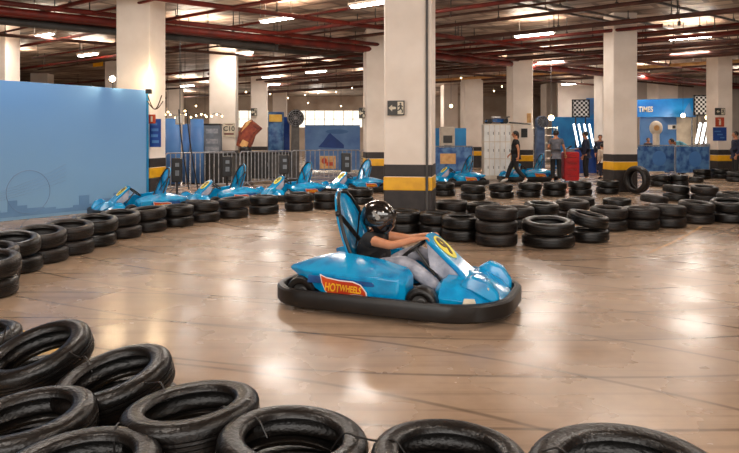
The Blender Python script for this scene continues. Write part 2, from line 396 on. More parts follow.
# ------------------------------------------------------------------ tyres
def tyre_mesh(name, Rr=.31, w=.2, seg=64, m=M_rub, tread=True):
    h = w/2; g = .008 if tread else 0
    pr = [(Rr*.64, -h*.62), (Rr*.66, -h*.86), (Rr*.70, -h*.95), (Rr*.80, -h), (Rr*.86, -h*.99), (Rr*.88, -h*.96), (Rr*.94, -h*.86), (Rr*.985, -h*.68), (Rr, -h*.5),
          (Rr, -h*.3), (Rr-g, -h*.27), (Rr-g, -h*.19), (Rr, -h*.16), (Rr+.001, -h*.04), (Rr-g*.7, -h*.02)]
    pr = pr+[(r, -z) for r, z in pr[::-1]]
    pr += [(Rr*.68, h*.5), (Rr*.86, h*.62), (Rr*.93, h*.4), (Rr*.94, 0), (Rr*.93, -h*.4), (Rr*.86, -h*.62), (Rr*.68, -h*.5)]
    bm = NB(); lathe(bm, pr, seg)
    if tread:       # lugs: pinch every other shoulder vertex
        np_ = len(pr); bm.verts.ensure_lookup_table()
        for i in range(seg):
            for k in (7, 8, 9, np_-7-10, np_-7-9, np_-7-8):
                if i % 2 == 0:
                    v = bm.verts[i*np_+k]; s = (1-.016); v.co.x *= s; v.co.y *= s
    me = bpy.data.meshes.new(name); bmesh.ops.recalc_face_normals(bm, faces=bm.faces); bm.to_mesh(me); bm.free(); me.materials.append(m); sm(me, 50); return me
TM = {'near': tyre_mesh('tyre', .30, .16, 120), 'near_big': tyre_mesh('tyre_wide', .345, .18, 120), 'mid': tyre_mesh('tyre_mid', .297, .175, 48, M_rub2), 'dark': tyre_mesh('tyre_dark', .297, .175, 48, M_rub),
      'wide': tyre_mesh('tyre_large', .36, .165, 64, M_rub), 'upright': tyre_mesh('tyre_upright', .375, .25, 64, M_rub2), 'slim': tyre_mesh('tyre_slim', .295, .19, 48, M_rub2)}
DIM = {'near': (.30, .08), 'near_big': (.345, .09), 'mid': (.297, .0875), 'dark': (.297, .0875), 'wide': (.36, .0825), 'upright': (.375, .125), 'slim': (.295, .095)}
def tyre(kind, x, y, z, label, group=None, tx=0, ty=0, rz=None):
    o = bpy.data.objects.new('tire', TM[kind]); C.objects.link(o)
    o.location = (x, y, z); e = Euler((R(tx), R(ty), 0)).to_matrix().to_4x4() @ Matrix.Rotation(random.uniform(0, 6) if rz is None else rz, 4, 'Z')
    o.rotation_euler = e.to_euler(); return tag(o, label, 'tire', group)
ORD = ['first', 'second', 'third', 'fourth', 'fifth', 'sixth', 'seventh', 'eighth', 'ninth', 'tenth', 'eleventh', 'twelfth', 'thirteenth', 'fourteenth', 'fifteenth', 'sixteenth']
LVL = {1: ['single'], 2: ['lower', 'upper'], 3: ['bottom', 'middle', 'top']}
def stack(x, y, n, desc, kind='mid', tilt=(0, 0), group=None, jit=.012, look='black tire'):
    z = 0; r, h = DIM[kind]
    for k in range(n):
        top = k == n-1
        tx, ty = tilt if top else (0, 0)
        t = math.hypot(tx, ty); rise = r*math.sin(R(t))*.93+h*math.cos(R(t))
        lab = '%s %s %s' % (LVL[n][k], look, desc)
        if top and t > 4: lab = '%s tilted %s %s' % (LVL[n][k], look, desc)
        tyre(kind, x+random.uniform(-jit, jit), y+random.uniform(-jit, jit), z+rise+.002, lab, group, tx, ty)
        z += 2*h
def dd(yb, r=.297): return 960/(yb-138)+r
# left barrier, far to near
leftc = [(328, 210, 0, 0), (299, 212, 2, 1), (264, 215, 0, 0), (233.5, 219, 2, -3), (203.5, 223, -2, 3), (176, 228, 0, 0), (147, 233.5, 3, -3), (121, 240, 5, 3), (95, 248.5, 6, 4), (69, 257, 7, 4), (41, 266, 7, 5), (18, 275, 8, 5), (2, 283, 6, 3), (-12, 296, 6, 3)]
leftc.insert(0, (361, 205, 2, 0))
lastp = None
for i, (px, yb, tx, ty) in enumerate(leftc):
    d = dd(yb); x = X(px, d)
    if lastp:       # keep touching stacks from sinking into each other
        v = Vector((x, d))-lastp
        if v.length < .585: v = v.normalized()*.585; x, d = lastp+v
    lastp = Vector((x, d))
    stack(x, d, 2, 'in the %s left barrier stack from the far end' % ORD[i], 'mid' if i % 3 else 'dark', (tx, ty), 'left track barrier tires', .02, 'dusty black tire')
# right barrier front row, left to right
fr = [(403, 235, 2, 'dark', 0, 0), (431, 237, 2, 'dark', 0, 0), (461, 243, 2, 'dark', 2, 0), (493, 247.5, 3, 'mid', 0, 1), (548, 250, 2, 'wide', 5, -1), (588, 244, 2, 'dark', 5, 10), (609, 232, 2, 'mid', 3, 0), (636, 231, 2, 'mid', 0, 0), (666, 229, 2, 'mid', 0, 3), (696, 225, 2, 'mid', 4, 3), (728, 224, 2, 'dark', 7, -5), (762, 222, 2, 'mid', 0, 0)]
lastp = None
for i, (px, yb, n, kd, tx, ty) in enumerate(fr):
    d = dd(yb, DIM[kd][0]); x = X(px, d)
    if lastp:
        v = Vector((x, d))-lastp; mn = .59 if kd != 'wide' else .64
        if v.length < mn: v = v.normalized()*mn; x, d = lastp+v
    lastp = Vector((x, d))
    extra = {3: ', the only one three high', 4: ', wide and leaning open to the camera'}.get(i, '')
    stack(x, d, n, 'in %s stack of the front row right of the big column' % ORD[i], kd, (tx, ty), 'right track barrier tires', .004)
# second row
sr = [(452, 11.75, 2, 0, 0), (483, 11.4, 2, 0, 0), (517, 10.75, 2, 0, 0), (541, 11.2, 2, 3, 2), (581, 14.3, 1, 0, 0), (617, 14.1, 1, 0, 0), (654, 14.4, 1, 0, 8), (676, 15.3, 2, 0, 4), (704, 15.0, 2, 5, 0), (732, 13.3, 2, 3, 0), (572, 11.75, 2, 2, 0)]
for i, (px, d, n, tx, ty) in enumerate(sr):
    dsc = ['behind the third stack right of the big column', 'behind the stack that is three high', 'just right behind the stack three high', 'behind the wide leaning tire', 'lying flat alone in the second row, leftmost', 'lying flat alone before the right yellow-banded column', 'alone in the second row with one side raised', 'in the second row before the blue pit banners', 'in the second row, second stack from right edge', 'in the second row touching the right photo edge', 'behind the tire that leans to the right'][i]
    stack(X(px, d), d, n, dsc, 'dark' if i % 2 else 'mid', (tx, ty), 'second row barrier tires')
# far row along the pits
far = [(443, 197, 2), (472, 201, 2), (501, 199, 2), (529, 198, 2), (554, 197, 2), (580, 196, 2), (608, 194.5, 2)]
for i, (px, yb, n) in enumerate(far):
    d = dd(yb); stack(X(px, d), d, n, 'in the %s stack of the far row along the pits' % ORD[i], 'dark', (0, 2 if i % 2 else 0), 'pit row tires', .03)
d = 17.25; tyre('upright', X(637, d), d, .378, 'large tire standing upright against the corner of the right yellow-banded column', None, 90, 0, 0).rotation_euler = (R(90), 0, R(-62))
rr = [(660, 19.9, 2, 'in the left stack of the pair before the blue pit banner'), (678, 19.9, 2, 'in the right stack of the pair before the blue pit banner'), (694, 21.6, 1, 'lying flat alone beside the blue pit banner'), (702, 23.5, 2, 'stacked left of the rightmost striped column'), (720, 23.9, 2, 'stacked at the foot of the rightmost striped column'), (736, 22, 2, 'stacked below the dark-jacketed person at the right edge')]
for px, d, n, dsc in rr: stack(X(px, d), d, n, dsc, 'dark', (0, 0), 'tires by the pit gate')
# foreground chain
fg = [  # px, d, tilt towards camera, roll, kind, drop, levels, description
    (-26, 4.35, 4, -4, 'near', 0, 1, 'at the left edge above the nearest tires'),
    (39, 3.66, 15, -13, 'near', .075, 2, 'over the leftmost yellow floor paint'),
    (115, 3.30, 9, -12, 'near', .065, 2, 'with yellow paint seen through its hole'),
    (192, 2.84, -2, -5, 'near', .0, 2, 'with deep tread rows, third from left'),
    (27, 2.86, 3, -5, 'near', .055, 2, 'at the lower left edge'),
    (80, 2.40, 0, -2, 'near', .015, 2, 'at the bottom left corner, strapped'),
    (293, 2.55, 0, 4, 'near', 0, 2, 'at the bottom edge left of centre'),
    (449, 2.44, -1, 2, 'near', 0, 2, 'at the bottom edge right of centre'),
    (626, 2.25, 1, -2, 'near_big', 0, 2, 'at the bottom right, widest of all'),
]
FGP = []; FGZ = []
for px, d, tx, ty, kd, drop, lv, dsc in fg:
    x = X(px, d); FGP.append((x, d)); r, h = DIM[kd]
    if lv == 2: tyre(kd, x+random.uniform(-.01, .01), d+(.07 if tx > 5 else 0), h, 'lower worn black tire under the one ' + dsc, 'foreground barrier tires')
    t = math.hypot(tx, ty); z = (lv-1)*2*h+h*math.cos(R(t))+r*.9*math.sin(R(t))-.005-drop; FGZ.append(z+h)
    tyre(kd, x, d-.01, z, 'upper glossy black foreground tire ' + dsc, 'foreground barrier tires', tx, ty)
def strap(pts, desc):
    bm = NB(); P = [Vector(p) for p in pts]; out = []
    for i in range(len(P)-1):
        p0 = P[max(i-1, 0)]; p1 = P[i]; p2 = P[i+1]; p3 = P[min(i+2, len(P)-1)]
        for k in range(6):
            t = k/6; out.append(.5*((2*p1)+(-p0+p2)*t+(2*p0-5*p1+4*p2-p3)*t*t+(-p0+3*p1-3*p2+p3)*t**3))
    out.append(P[-1]); path(bm, out, .004, 6)
    return tag(obj('tie_strap', bm, M_blk, smooth=60), desc, 'strap', 'straps tying the foreground tires')
def tie(i, j, desc):
    a = Vector(FGP[i]); b = Vector(FGP[j]); m = (a+b)/2; u = (b-a).normalized(); z0, z1 = FGZ[i], FGZ[j]
    strap([(m.x-u.x*.15, m.y-u.y*.15, z0-.06), (m.x-u.x*.10, m.y-u.y*.10, z0+.006), (m.x-u.x*.04, m.y-u.y*.04, z0-.004), (m.x+u.x*.04, m.y+u.y*.04, z1-.004), (m.x+u.x*.10, m.y+u.y*.10, z1+.006), (m.x+u.x*.15, m.y+u.y*.15, z1-.06)], desc)
tie(1, 2, 'black strap tying the two tires above the yellow floor paint')
tie(2, 3, 'black strap joining the second and third foreground tires')
tie(3, 6, 'black strap joining two tires at the bottom edge left of centre')
tie(6, 7, 'black strap joining the two bottom edge tires below the kart')
tie(7, 8, 'black strap joining the widest foreground tire to the one on its left')
tie(0, 1, 'black strap at the left edge between two foreground tires')
a = FGP[5]; zt = FGZ[5]; strap([(a[0]+.03, a[1]+.32, zt-.12), (a[0]+.035, a[1]+.295, zt-.02), (a[0]+.04, a[1]+.25, zt+.004), (a[0]+.05, a[1]+.2, zt-.01), (a[0]+.055, a[1]+.185, zt-.1)], 'black strap laid across the rim of the bottom left tire')

# ------------------------------------------------------------------ kart
def rrect(hx0, hx1, hy, rf, rr_, n=10):
    pts = []
    for cx, cy, r, a0 in ((hx1-rf, hy-rf, rf, 0), (hx0+rr_, hy-rr_, rr_, 90), (hx0+rr_, -hy+rr_, rr_, 180), (hx1-rf, -hy+rf, rf, 270)):
        for k in range(n+1):
            a = R(a0+90*k/n); pts.append((cx+r*math.cos(a), cy+r*math.sin(a)))
    return pts
def make_kart(label, number='9'):
    t = thing('go_kart', label, 'go-kart')
    # bumper ring
    ringo = rrect(-1.06, 1.07, .69, .52, .40); ringi = rrect(-1.0, 1.01, .635, .47, .35)
    bm = NB(); n = len(ringo); L = []
    for (xo, yo), (xi, yi) in zip(ringo, ringi):
        L.append([bm.verts.new(v) for v in ((xo*.985, yo*.985, .04), (xo, yo, .06), (xo, yo, .165), (xo*.985, yo*.985, .182), (xi, yi, .182), (xi, yi, .04))])
    for i in range(n):
        a, b = L[i], L[(i+1) % n]
        for k in range(6): bm.faces.new((a[k], b[k], b[(k+1) % 6], a[(k+1) % 6]))
    bmp = obj('bumper', bm, M_blk, t, smooth=35)
    bm = NB(); path(bm, [(x*.965, y*.95, .168) for x, y in ringo], .02, 6, True); obj('bumper_rail', bm, M_rub2, bmp, smooth=60)
    # floor pan and frame
    obj('floor_pan', prism(NB(), [(-.75, -.3, .05), (-.75, .3, .05), (.6, .34, .05), (.95, .2, .05), (.95, -.2, .05), (.6, -.34, .05)], (0, 0, 1), .02), M_blk, t)
    bm = NB()
    for s in (-1, 1):
        path(bm, [(-1.04, s*.3, .12), (-.6, s*.3, .1), (.2, s*.3, .1), (.7, s*.2, .1), (1.05, s*.2, .12)], .018)
        path(bm, [(-.5, s*.3, .1), (-.5, s*.66, .12)], .018); path(bm, [(.15, s*.3, .1), (.15, s*.66, .12)], .018)
    bar(bm, (-.72, -.5, .14), (-.72, .5, .14), .02); bar(bm, (.36, -.5, .13), (.36, .5, .13), .018)
    path(bm, [(-.5, -.22, .12), (-.6, -.16, .34), (-.62, 0, .4), (-.6, .16, .34), (-.5, .22, .12)], .018)
    obj('chassis_frame', bm, M_blk, t, smooth=60)
    # wheels
    for wx, wr, ww in ((-.72, .145, .19), (.37, .14, .14)):
        for s in (-1, 1):
            bm = NB(); mt = Matrix.Translation((wx, s*.5, wr)) @ Matrix.Rotation(PI/2, 4, 'X'); h = ww/2
            lathe(bm, [(wr*.5, -h*.9), (wr*.62, -h), (wr*.88, -h*.96), (wr*.97, -h*.75), (wr, -h*.4), (wr, h*.4), (wr*.97, h*.75), (wr*.88, h*.96), (wr*.62, h), (wr*.5, h*.9)], 28, mt)
            w = obj('wheel', bm, M_rub, t, smooth=50)
            bm = NB(); lathe(bm, [(.0, -h*.7), (wr*.5, -h*.8), (wr*.55, -h*.5), (wr*.55, h*.5), (wr*.5, h*.8), (wr*.3, h*.45), (.03, h*.5), (.03, h*.9), (.0, h*.9)], 20, mt, False)
            obj('wheel_rim', bm, M_duct, w, smooth=50)
    # side pods
    for s in (-1, 1):
        secs = []
        for x, A, B, Cc, D, E in ((-.86, (-.46, .325), (-.50, .33), (-.52, .35), (-.48, .36), (-.44, .36)),
                                  (-.66, (-.30, .20), (-.55, .22), (-.60, .345), (-.46, .41), (-.30, .43)),
                                  (-.46, (-.27, .12), (-.585, .13), (-.62, .345), (-.44, .445), (-.27, .475)),
                                  (-.05, (-.27, .09), (-.60, .10), (-.635, .335), (-.44, .41), (-.27, .43)),
                                  (.0, (-.28, .09), (-.61, .09), (-.645, .345), (-.46, .40), (-.28, .42)),
                                  (.19, (-.30, .09), (-.585, .10), (-.62, .335), (-.46, .372), (-.30, .38)),
                                  (.245, (-.34, .14), (-.53, .15), (-.575, .29), (-.46, .325), (-.34, .33))):
            secs.append([(x, -s*y, z) for y, z in (A, B, Cc, D, E)])
        bm = NB(); loft(bm, secs)
        pod = obj('side_pod', bm, M_blue, t, smooth=30, bevel=.018)
        # moulding ridge and dark lower scoop
        bm = NB(); prism(bm, [(-.64, s*.597, .245), (-.62, s*.612, .315), (-.02, s*.63, .30), (.02, s*.62, .26)], (0, s, 0), .012)
        obj('side_recess', bm, M_dblue, pod, bevel=.004)
        # emblem: flame with words
        u = Vector((1, 0, -.05)) if s < 0 else Vector((-1, 0, 0))
        org = Vector((-.27, s*.632, .222)); up = Vector((0, s*.16, 1)); fm = frame_m(org, u, up)
        def fl(pts, off): return [fm @ Vector((a*.88, b*.9, off)) for a, b in pts]
        flame = [(-.25, .105), (-.19, .085), (-.05, .075), (.08, .08), (.16, .06), (.215, .0), (.225, -.075), (.185, -.03), (.12, -.03), (.02, -.045), (-.08, -.075), (-.15, -.085), (-.2, -.04), (-.235, .03)]
        zn = fm.to_3x3() @ Vector((0, 0, 1))
        bm = NB(); prism(bm, fl([(a*1.05, b*1.12) for a, b in flame], .0), zn, .004); e1 = obj('emblem_border', bm, M_white, pod)
        bm = NB(); prism(bm, fl(flame, .004), zn, .003); obj('emblem_flame', bm, M_org, pod)
        for wd, ox, oy, sz in (('HOT', -.118, .0, .1), ('WHEELS', .052, .008, .08)):
            text('emblem_text', wd, sz, M_logoY, pod, fm @ Matrix.Translation((ox, oy, .009)), .002, .2, .66)
    # nose: lofted grid
    secs = []
    for x, hw, top, bul in ((.44, .40, .25, .02), (.5, .47, .29, .04), (.62, .48, .29, .06), (.76, .45, .27, .07), (.88, .40, .22, .05), (.97, .33, .16, .01), (1.01, .27, .12, .0)):
        sct = [(x, -hw, .075), (x, -hw-.01, top*.62)]
        for q in range(9):
            y = -hw+2*hw*(q+.5)/9; b = bul*.3*math.exp(-((abs(y)-.31)/.09)**2); c = .05*math.exp(-(y/.14)**2)*(1 if x < .8 else .3)
            sct.append((x, y, top+b+c-(.03 if q in (0, 8) else 0)))
        sct += [(x, hw+.01, top*.62), (x, hw, .075)]
        secs.append(sct)
    bm = NB(); loft(bm, secs); nose = obj('nose_cone', bm, M_blue, t, smooth=38, bevel=.01)
    for s in (-1, 1):
        bm = NB(); loft(bm, [[(.66, s*.34-.05, .26), (.66, s*.34+.05, .26), (.66, s*.34+.03, .31), (.66, s*.34-.03, .31)], [(.76, s*.33-.085, .24), (.76, s*.33+.085, .24), (.76, s*.33+.06, .37), (.76, s*.33-.06, .37)],
                             [(.88, s*.32-.08, .18), (.88, s*.32+.08, .18), (.88, s*.32+.055, .335), (.88, s*.32-.055, .335)], [(.97, s*.30-.05, .13), (.97, s*.30+.05, .13), (.97, s*.30+.03, .22), (.97, s*.30-.03, .22)]])
        obj('wheel_fairing', bm, M_blue, nose, smooth=35, bevel=.02)
    bm = NB(); prism(bm, [(.70, -.487, .12), (.82, -.462, .14), (.80, -.462, .2), (.72, -.48, .2)], (0, -1, 0), .012)
    prism(bm, [(.82, -.3, .335), (.9, -.3, .28), (.9, -.38, .26), (.82, -.38, .3)], (0, 0, 1), .015); obj('nose_decal', bm, M_signw, nose)
    # number panel
    a = Vector((.27, 0, .635)); b = Vector((.66, 0, .29)); ax = (b-a).normalized(); nrm = Vector((-ax.z, 0, ax.x)); L_ = (b-a).length
    def pan(k, w_, off): return a+ax*(L_*k)+Vector((0, w_, 0))+nrm*off
    out = []
    for k, w_ in ((0.0, .06), (.03, .11), (.12, .145), (.5, .15), (.8, .15), (1.0, .19)): out.append((k, w_))
    loop = out+[(k, -w_) for k, w_ in out[::-1]]
    bm = NB(); prism(bm, [pan(k, w_, -.03) for k, w_ in loop], nrm, .05)
    pn = obj('number_panel', bm, M_blue, t, smooth=35, bevel=.015)
    bm = NB(); prism(bm, [pan(.37+.26*math.cos(2*PI*q/28), .115*math.sin(2*PI*q/28), .022) for q in range(28)], nrm, .005); obj('number_oval', bm, M_lyel, pn)
    fm = frame_m(pan(.37, 0, .03), (0, 1, 0), -ax); text('race_number', number, .27, M_brown, pn, fm, .003, 0, .9)
    for s in (-1, 1): obj('panel_cheek', prism(NB(), [(.30, s*.13, .57), (.60, s*.13, .30), (.55, s*.13, .20), (.33, s*.13, .36)], (0, s, 0), .01), M_jean, pn)
    # steering
    wc = Vector((.15, 0, .50)); tilt = Vector((-.62, 0, .78)).normalized(); q = tilt.to_track_quat('Z', 'X').to_matrix().to_4x4()
    bm = NB(); path(bm, [wc+q.to_3x3() @ Vector((.145*math.cos(k*PI/14), .145*math.sin(k*PI/14), 0)) for k in range(28)], .014, 8, True)
    for ang in (90, 210, 330): bar(bm, wc-tilt*.01, wc+q.to_3x3() @ Vector((.14*math.cos(R(ang)), .14*math.sin(R(ang)), 0)), .009, 6)
    sw = obj('steering_wheel', bm, M_blk, t, smooth=60)
    bm = NB(); bar(bm, wc-tilt*.3, wc, .014); bar(bm, wc-tilt*.02, wc+tilt*.01, .04, 14); obj('steering_column', bm, M_duct, sw)
    # seat shell + tall blue back
    a = Vector((-.34, 0, .20)); b = Vector((-.60, 0, .99)); ax = (b-a); nr = Vector((ax.z, 0, -ax.x)).normalized()
    prof = [(0, .20), (.12, .25), (.3, .275), (.5, .275), (.66, .25), (.8, .205), (.92, .14), (.98, .08), (1.0, .0)]
    bm = NB(); rows = []
    for k, w_ in prof:
        row = []
        for j in range(7):
            v = (j-3)/3.0; row.append(a+ax*k+Vector((0, w_*v, 0))+nr*(.06*v*v*(1-k*.7)))
        rows.append([bm.verts.new(p) for p in row])
    for r0, r1 in zip(rows, rows[1:]):
        for j in range(6):
            try: bm.faces.new((r0[j], r0[j+1], r1[j+1], r1[j]))
            except ValueError: pass
    sb = obj('seat_back', bm, M_blue, t, smooth=60); so = sb.modifiers.new('s', 'SOLIDIFY'); so.thickness = .035; so.offset = -1
    rim = [a+ax*k+Vector((0, w_, 0))+nr*(.06*(1-k*.7)*(1 if w_ > .01 else 0)+.0) for k, w_ in prof]
    rim2 = [Vector((p.x, -p.y, p.z)) for p in rim[:-1]][::-1]
    bm = NB(); path(bm, rim+rim2, .017, 6); obj('seat_edging', bm, M_blk, sb, smooth=60)
    bm = NB()
    for s in (-1, 1):
        p0 = a+ax*.72+Vector((0, s*.22, 0))+nr*.03; p1 = a+ax*.38+Vector((0, -s*.06, 0))+nr*.03
        sd = Vector((0, .5, .5)).normalized()*.022; prism(bm, [p0-sd, p0+sd, p1+sd, p1-sd], nr, .008)
        ball(bm, a+ax*.76+Vector((0, s*.235, 0))+nr*.02, (.028, .028, .028), 8)
    obj('harness_strap', bm, M_blk, sb)
    bm = NB()
    secs = []
    for x, hw, z in ((-.42, .2, .30), (-.34, .21, .17), (-.2, .2, .11), (-.02, .19, .12), (.04, .17, .14)):
        secs.append([(x, -hw, z+.14), (x, -hw*.8, z+.02), (x, 0, z), (x, hw*.8, z+.02), (x, hw, z+.14), (x, hw-.02, z+.13), (x, hw*.75, z+.05), (x, 0, z+.03), (x, -hw*.75, z+.05), (x, -hw+.02, z+.13)])
    loft(bm, secs); obj('seat', bm, M_blk, t, smooth=50)
    # engine behind the seat on the far side
    bm = NB(); box(bm, (-.82, .05, .2), (.24, .34, .16)); bar(bm, (-.82, -.2, .26), (-.82, -.3, .26), .07, 14); path(bm, [(-.75, .2, .2), (-.9, .26, .22), (-1.0, .1, .24)], .03)
    for k in range(5): box(bm, (-.82, .05, .14+k*.035), (.28, .38, .012))
    obj('engine', bm, M_duct, t, bevel=.006)
    return t
kart = make_kart('bright blue go-kart on the open track carrying a driver in a black helmet')
kang = math.atan2(-.375, .927)
kart.location = (.279, 5.89, 0); kart.rotation_euler = (0, 0, kang)
pk = [(168, 12.9, 217, 'blue parked go-kart nearest the blue panel, first of the row by the steel barriers'), (243, 14.55, 217, 'blue parked go-kart second from the left in the row by the steel barriers'),
      (309, 16.1, 219, 'blue parked go-kart in the row by the steel barriers, third from the left'), (368, 18.0, 216, 'blue parked go-kart half hidden by the big striped column, fourth from the left'),
      (471, 20.5, 199, 'blue parked go-kart in front of the steel lockers and blue pit barrier'), (542, 22.5, 188, 'blue parked go-kart behind the walking woman in black'), (632, 23.5, 200, 'blue parked go-kart hidden behind the right column near the child')]
for px, d, ang, lab in pk[:6]:
    a = R(ang); xs = X(px, d); k = .9 if px < 400 else .95; cx = xs+.58*k*math.cos(a); cy = d+.58*k*math.sin(a)
    dup(kart, (cx, cy, 0), a, lab, 'parked go-karts').scale = (k, k, k)

# ------------------------------------------------------------------ people
def skin_mesh(J, edges, root, sub=1):
    names = list(J); me = bpy.data.meshes.new('sk'); me.from_pydata([J[n][0] for n in names], [(names.index(a), names.index(b)) for a, b in edges], [])
    o = bpy.data.objects.new('sk', me); C.objects.link(o)
    o.modifiers.new('k', 'SKIN'); s = o.modifiers.new('s', 'SUBSURF'); s.levels = sub; s.render_levels = sub
    sv = me.skin_vertices[0].data
    for i, n in enumerate(names):
        r = J[n][1]; sv[i].radius = (r, r) if not isinstance(r, tuple) else r
        sv[i].use_root = (n == root)
    bpy.context.view_layer.update()
    ev = bpy.data.meshes.new_from_object(o.evaluated_get(bpy.context.evaluated_depsgraph_get()))
    bpy.data.objects.remove(o); return ev
def head_bm(bm, c, s, yaw, pitch=0):
    # s: head half height; face looks along local +Y
    M = Matrix.Translation(c) @ Matrix.Rotation(yaw, 4, 'Z') @ Matrix.Rotation(pitch, 4, 'X') @ Matrix.Scale(s, 4)
    def el(c_, r_, seg=14): bmesh.ops.create_uvsphere(bm, u_segments=seg, v_segments=seg//2+2, radius=1, matrix=M @ Matrix.Translation(c_) @ Matrix.Diagonal((*r_, 1)))
    el((0, -.05, .15), (.70, .82, .82), 20); el((0, .12, -.35), (.52, .60, .62), 16); el((0, .78, -.12), (.10, .18, .2), 8)
    for s_ in (-1, 1): el((s_*.70, -.08, -.08), (.07, .16, .22), 8)
    el((0, .66, -.45), (.2, .08, .06), 8); return M
def person(name, label, loc, rz, P, mats, hair=True, height=1.7, child=False, group=None, headyaw=0, headpitch=0, helmet=False, look=1):
    t = thing(name, label, 'person', loc, rz, group)
    k = height/1.7 if not child else height/1.7
    r = dict(pelvis=.125, waist=.115, chest=.14, uchest=.115, neck=.052, sh=.058, el=.042, wr=.028, hip=.088, kn=.06, an=.04, palm=.034)
    J = {}
    def j(n, rr): J[n] = (Vector(P[n])*k, rr*k)
    j('pelvis', r['pelvis']); j('waist', r['waist']); j('chest', r['chest']); j('uchest', r['uchest']); j('neck', r['neck']); j('head', .06)
    E = [('pelvis', 'waist'), ('waist', 'chest'), ('chest', 'uchest'), ('uchest', 'neck'), ('neck', 'head')]
    for s in 'LR':
        for n, rr in (('sh', r['sh']), ('el', r['el']), ('wr', r['wr']), ('palm', r['palm']), ('hip', r['hip']), ('kn', r['kn']), ('an', r['an']), ('toe', .035)): j(n+s, rr)
        E += [('uchest', 'sh'+s), ('sh'+s, 'el'+s), ('el'+s, 'wr'+s), ('wr'+s, 'palm'+s), ('pelvis', 'hip'+s), ('hip'+s, 'kn'+s), ('kn'+s, 'an'+s), ('an'+s, 'toe'+s)]
        # fingers
        w = J['wr'+s][0]; p = J['palm'+s][0]; dv = (p-w).normalized(); cu = Vector(P.get('curl'+s, (0, .3, -1))).normalized()
        cu = (cu-dv*cu.dot(dv)).normalized(); sd = dv.cross(cu)*(1 if s == 'L' else -1)
        for q, (off, ln) in enumerate(((-.030, .062), (-.010, .074), (.010, .070), (.030, .055))):
            b0 = p+dv*.03*k+sd*off*k; b1 = b0+(dv*.8+cu*.35)*ln*.5*k; b2 = b1+(dv*.35+cu*.9)*ln*.5*k
            for m_, v_ in enumerate((b0, b1, b2)): J['f%d%d%s' % (q, m_, s)] = (v_, (.0105, .0095, .0075)[m_]*k)
            E += [('palm'+s, 'f%d0%s' % (q, s)), ('f%d0%s' % (q, s), 'f%d1%s' % (q, s)), ('f%d1%s' % (q, s), 'f%d2%s' % (q, s))]
        t0 = p-dv*.01*k-sd*.045*k; t1 = t0+(dv*.6-sd*.35+cu*.4)*.045*k
        J['t0'+s] = (t0, .013*k); J['t1'+s] = (t1, .009*k); E += [('palm'+s, 't0'+s), ('t0'+s, 't1'+s)]
    ev = skin_mesh(J, E, 'pelvis'); bm = NB(); bm.from_mesh(ev); bpy.data.meshes.remove(ev)
    hc = J['head'][0]+Vector((0, .01, .04))*k; hs = .118*k*(1.12 if child else 1)
    HM = head_bm(bm, hc, hs, headyaw, headpitch)
    skin, shirt, trou, shoe = mats[:4]
    body = obj('body', bm, skin, t, smooth=70)
    # shirt
    def grow(n, g): return (J[n][0], J[n][1]+g)
    S = {n: grow(n, g*k) for n, g in (('pelvis', .03), ('waist', .03), ('chest', .022), ('uchest', .02))}
    S['hem'] = (J['pelvis'][0]+(J['pelvis'][0]-J['waist'][0])*.5, .135*k)
    S['collar'] = (J['uchest'][0].lerp(J['neck'][0], .55), .062*k); SE = [('hem', 'pelvis'), ('pelvis', 'waist'), ('waist', 'chest'), ('chest', 'uchest'), ('uchest', 'collar')]
    slv = P.get('sleeve', .55)
    for s in 'LR':
        S['sh'+s] = grow('sh'+s, .018*k); SE.append(('uchest', 'sh'+s))
        if slv <= 1: S['sv'+s] = (J['sh'+s][0].lerp(J['el'+s][0], slv), .066*k); SE.append(('sh'+s, 'sv'+s))
        else:
            S['el'+s] = grow('el'+s, .016*k); S['cf'+s] = (J['el'+s][0].lerp(J['wr'+s][0], .9), .042*k); SE += [('sh'+s, 'el'+s), ('el'+s, 'cf'+s)]
    me = skin_mesh(S, SE, 'pelvis'); me.name = 'shirt'; me.materials.append(shirt); sm(me, 70); so = bpy.data.objects.new('shirt', me); C.objects.link(so); so.parent = t
    T = {'pelvis': grow('pelvis', .02*k), 'belt': (J['pelvis'][0].lerp(J['waist'][0], .6), .128*k)}; TE = [('pelvis', 'belt')]
    for s in 'LR':
        T['hip'+s] = grow('hip'+s, .018*k); T['kn'+s] = grow('kn'+s, .022*k); T['hem'+s] = (J['kn'+s][0].lerp(J['an'+s][0], .92), .066*k); TE += [('pelvis', 'hip'+s), ('hip'+s, 'kn'+s), ('kn'+s, 'hem'+s)]
    me = skin_mesh(T, TE, 'pelvis'); me.name = 'trousers'; me.materials.append(trou); sm(me, 70); so = bpy.data.objects.new('trousers', me); C.objects.link(so); so.parent = t
    for s in 'LR':
        a, b = J['an'+s][0], J['toe'+s][0]; dv = (b-a); bm = NB(); dz = Vector((dv.x, dv.y, dv.z)).normalized()
        q = dz.to_track_quat('Y', 'Z'); mid = a.lerp(b, .55)-Vector((0, 0, .012*k))
        bmesh.ops.create_uvsphere(bm, u_segments=14, v_segments=8, radius=1, matrix=Matrix.Translation(mid) @ q.to_matrix().to_4x4() @ Matrix.Diagonal((.052*k, .135*k, .048*k, 1)))
        obj('shoe', bm, shoe, t, smooth=60)
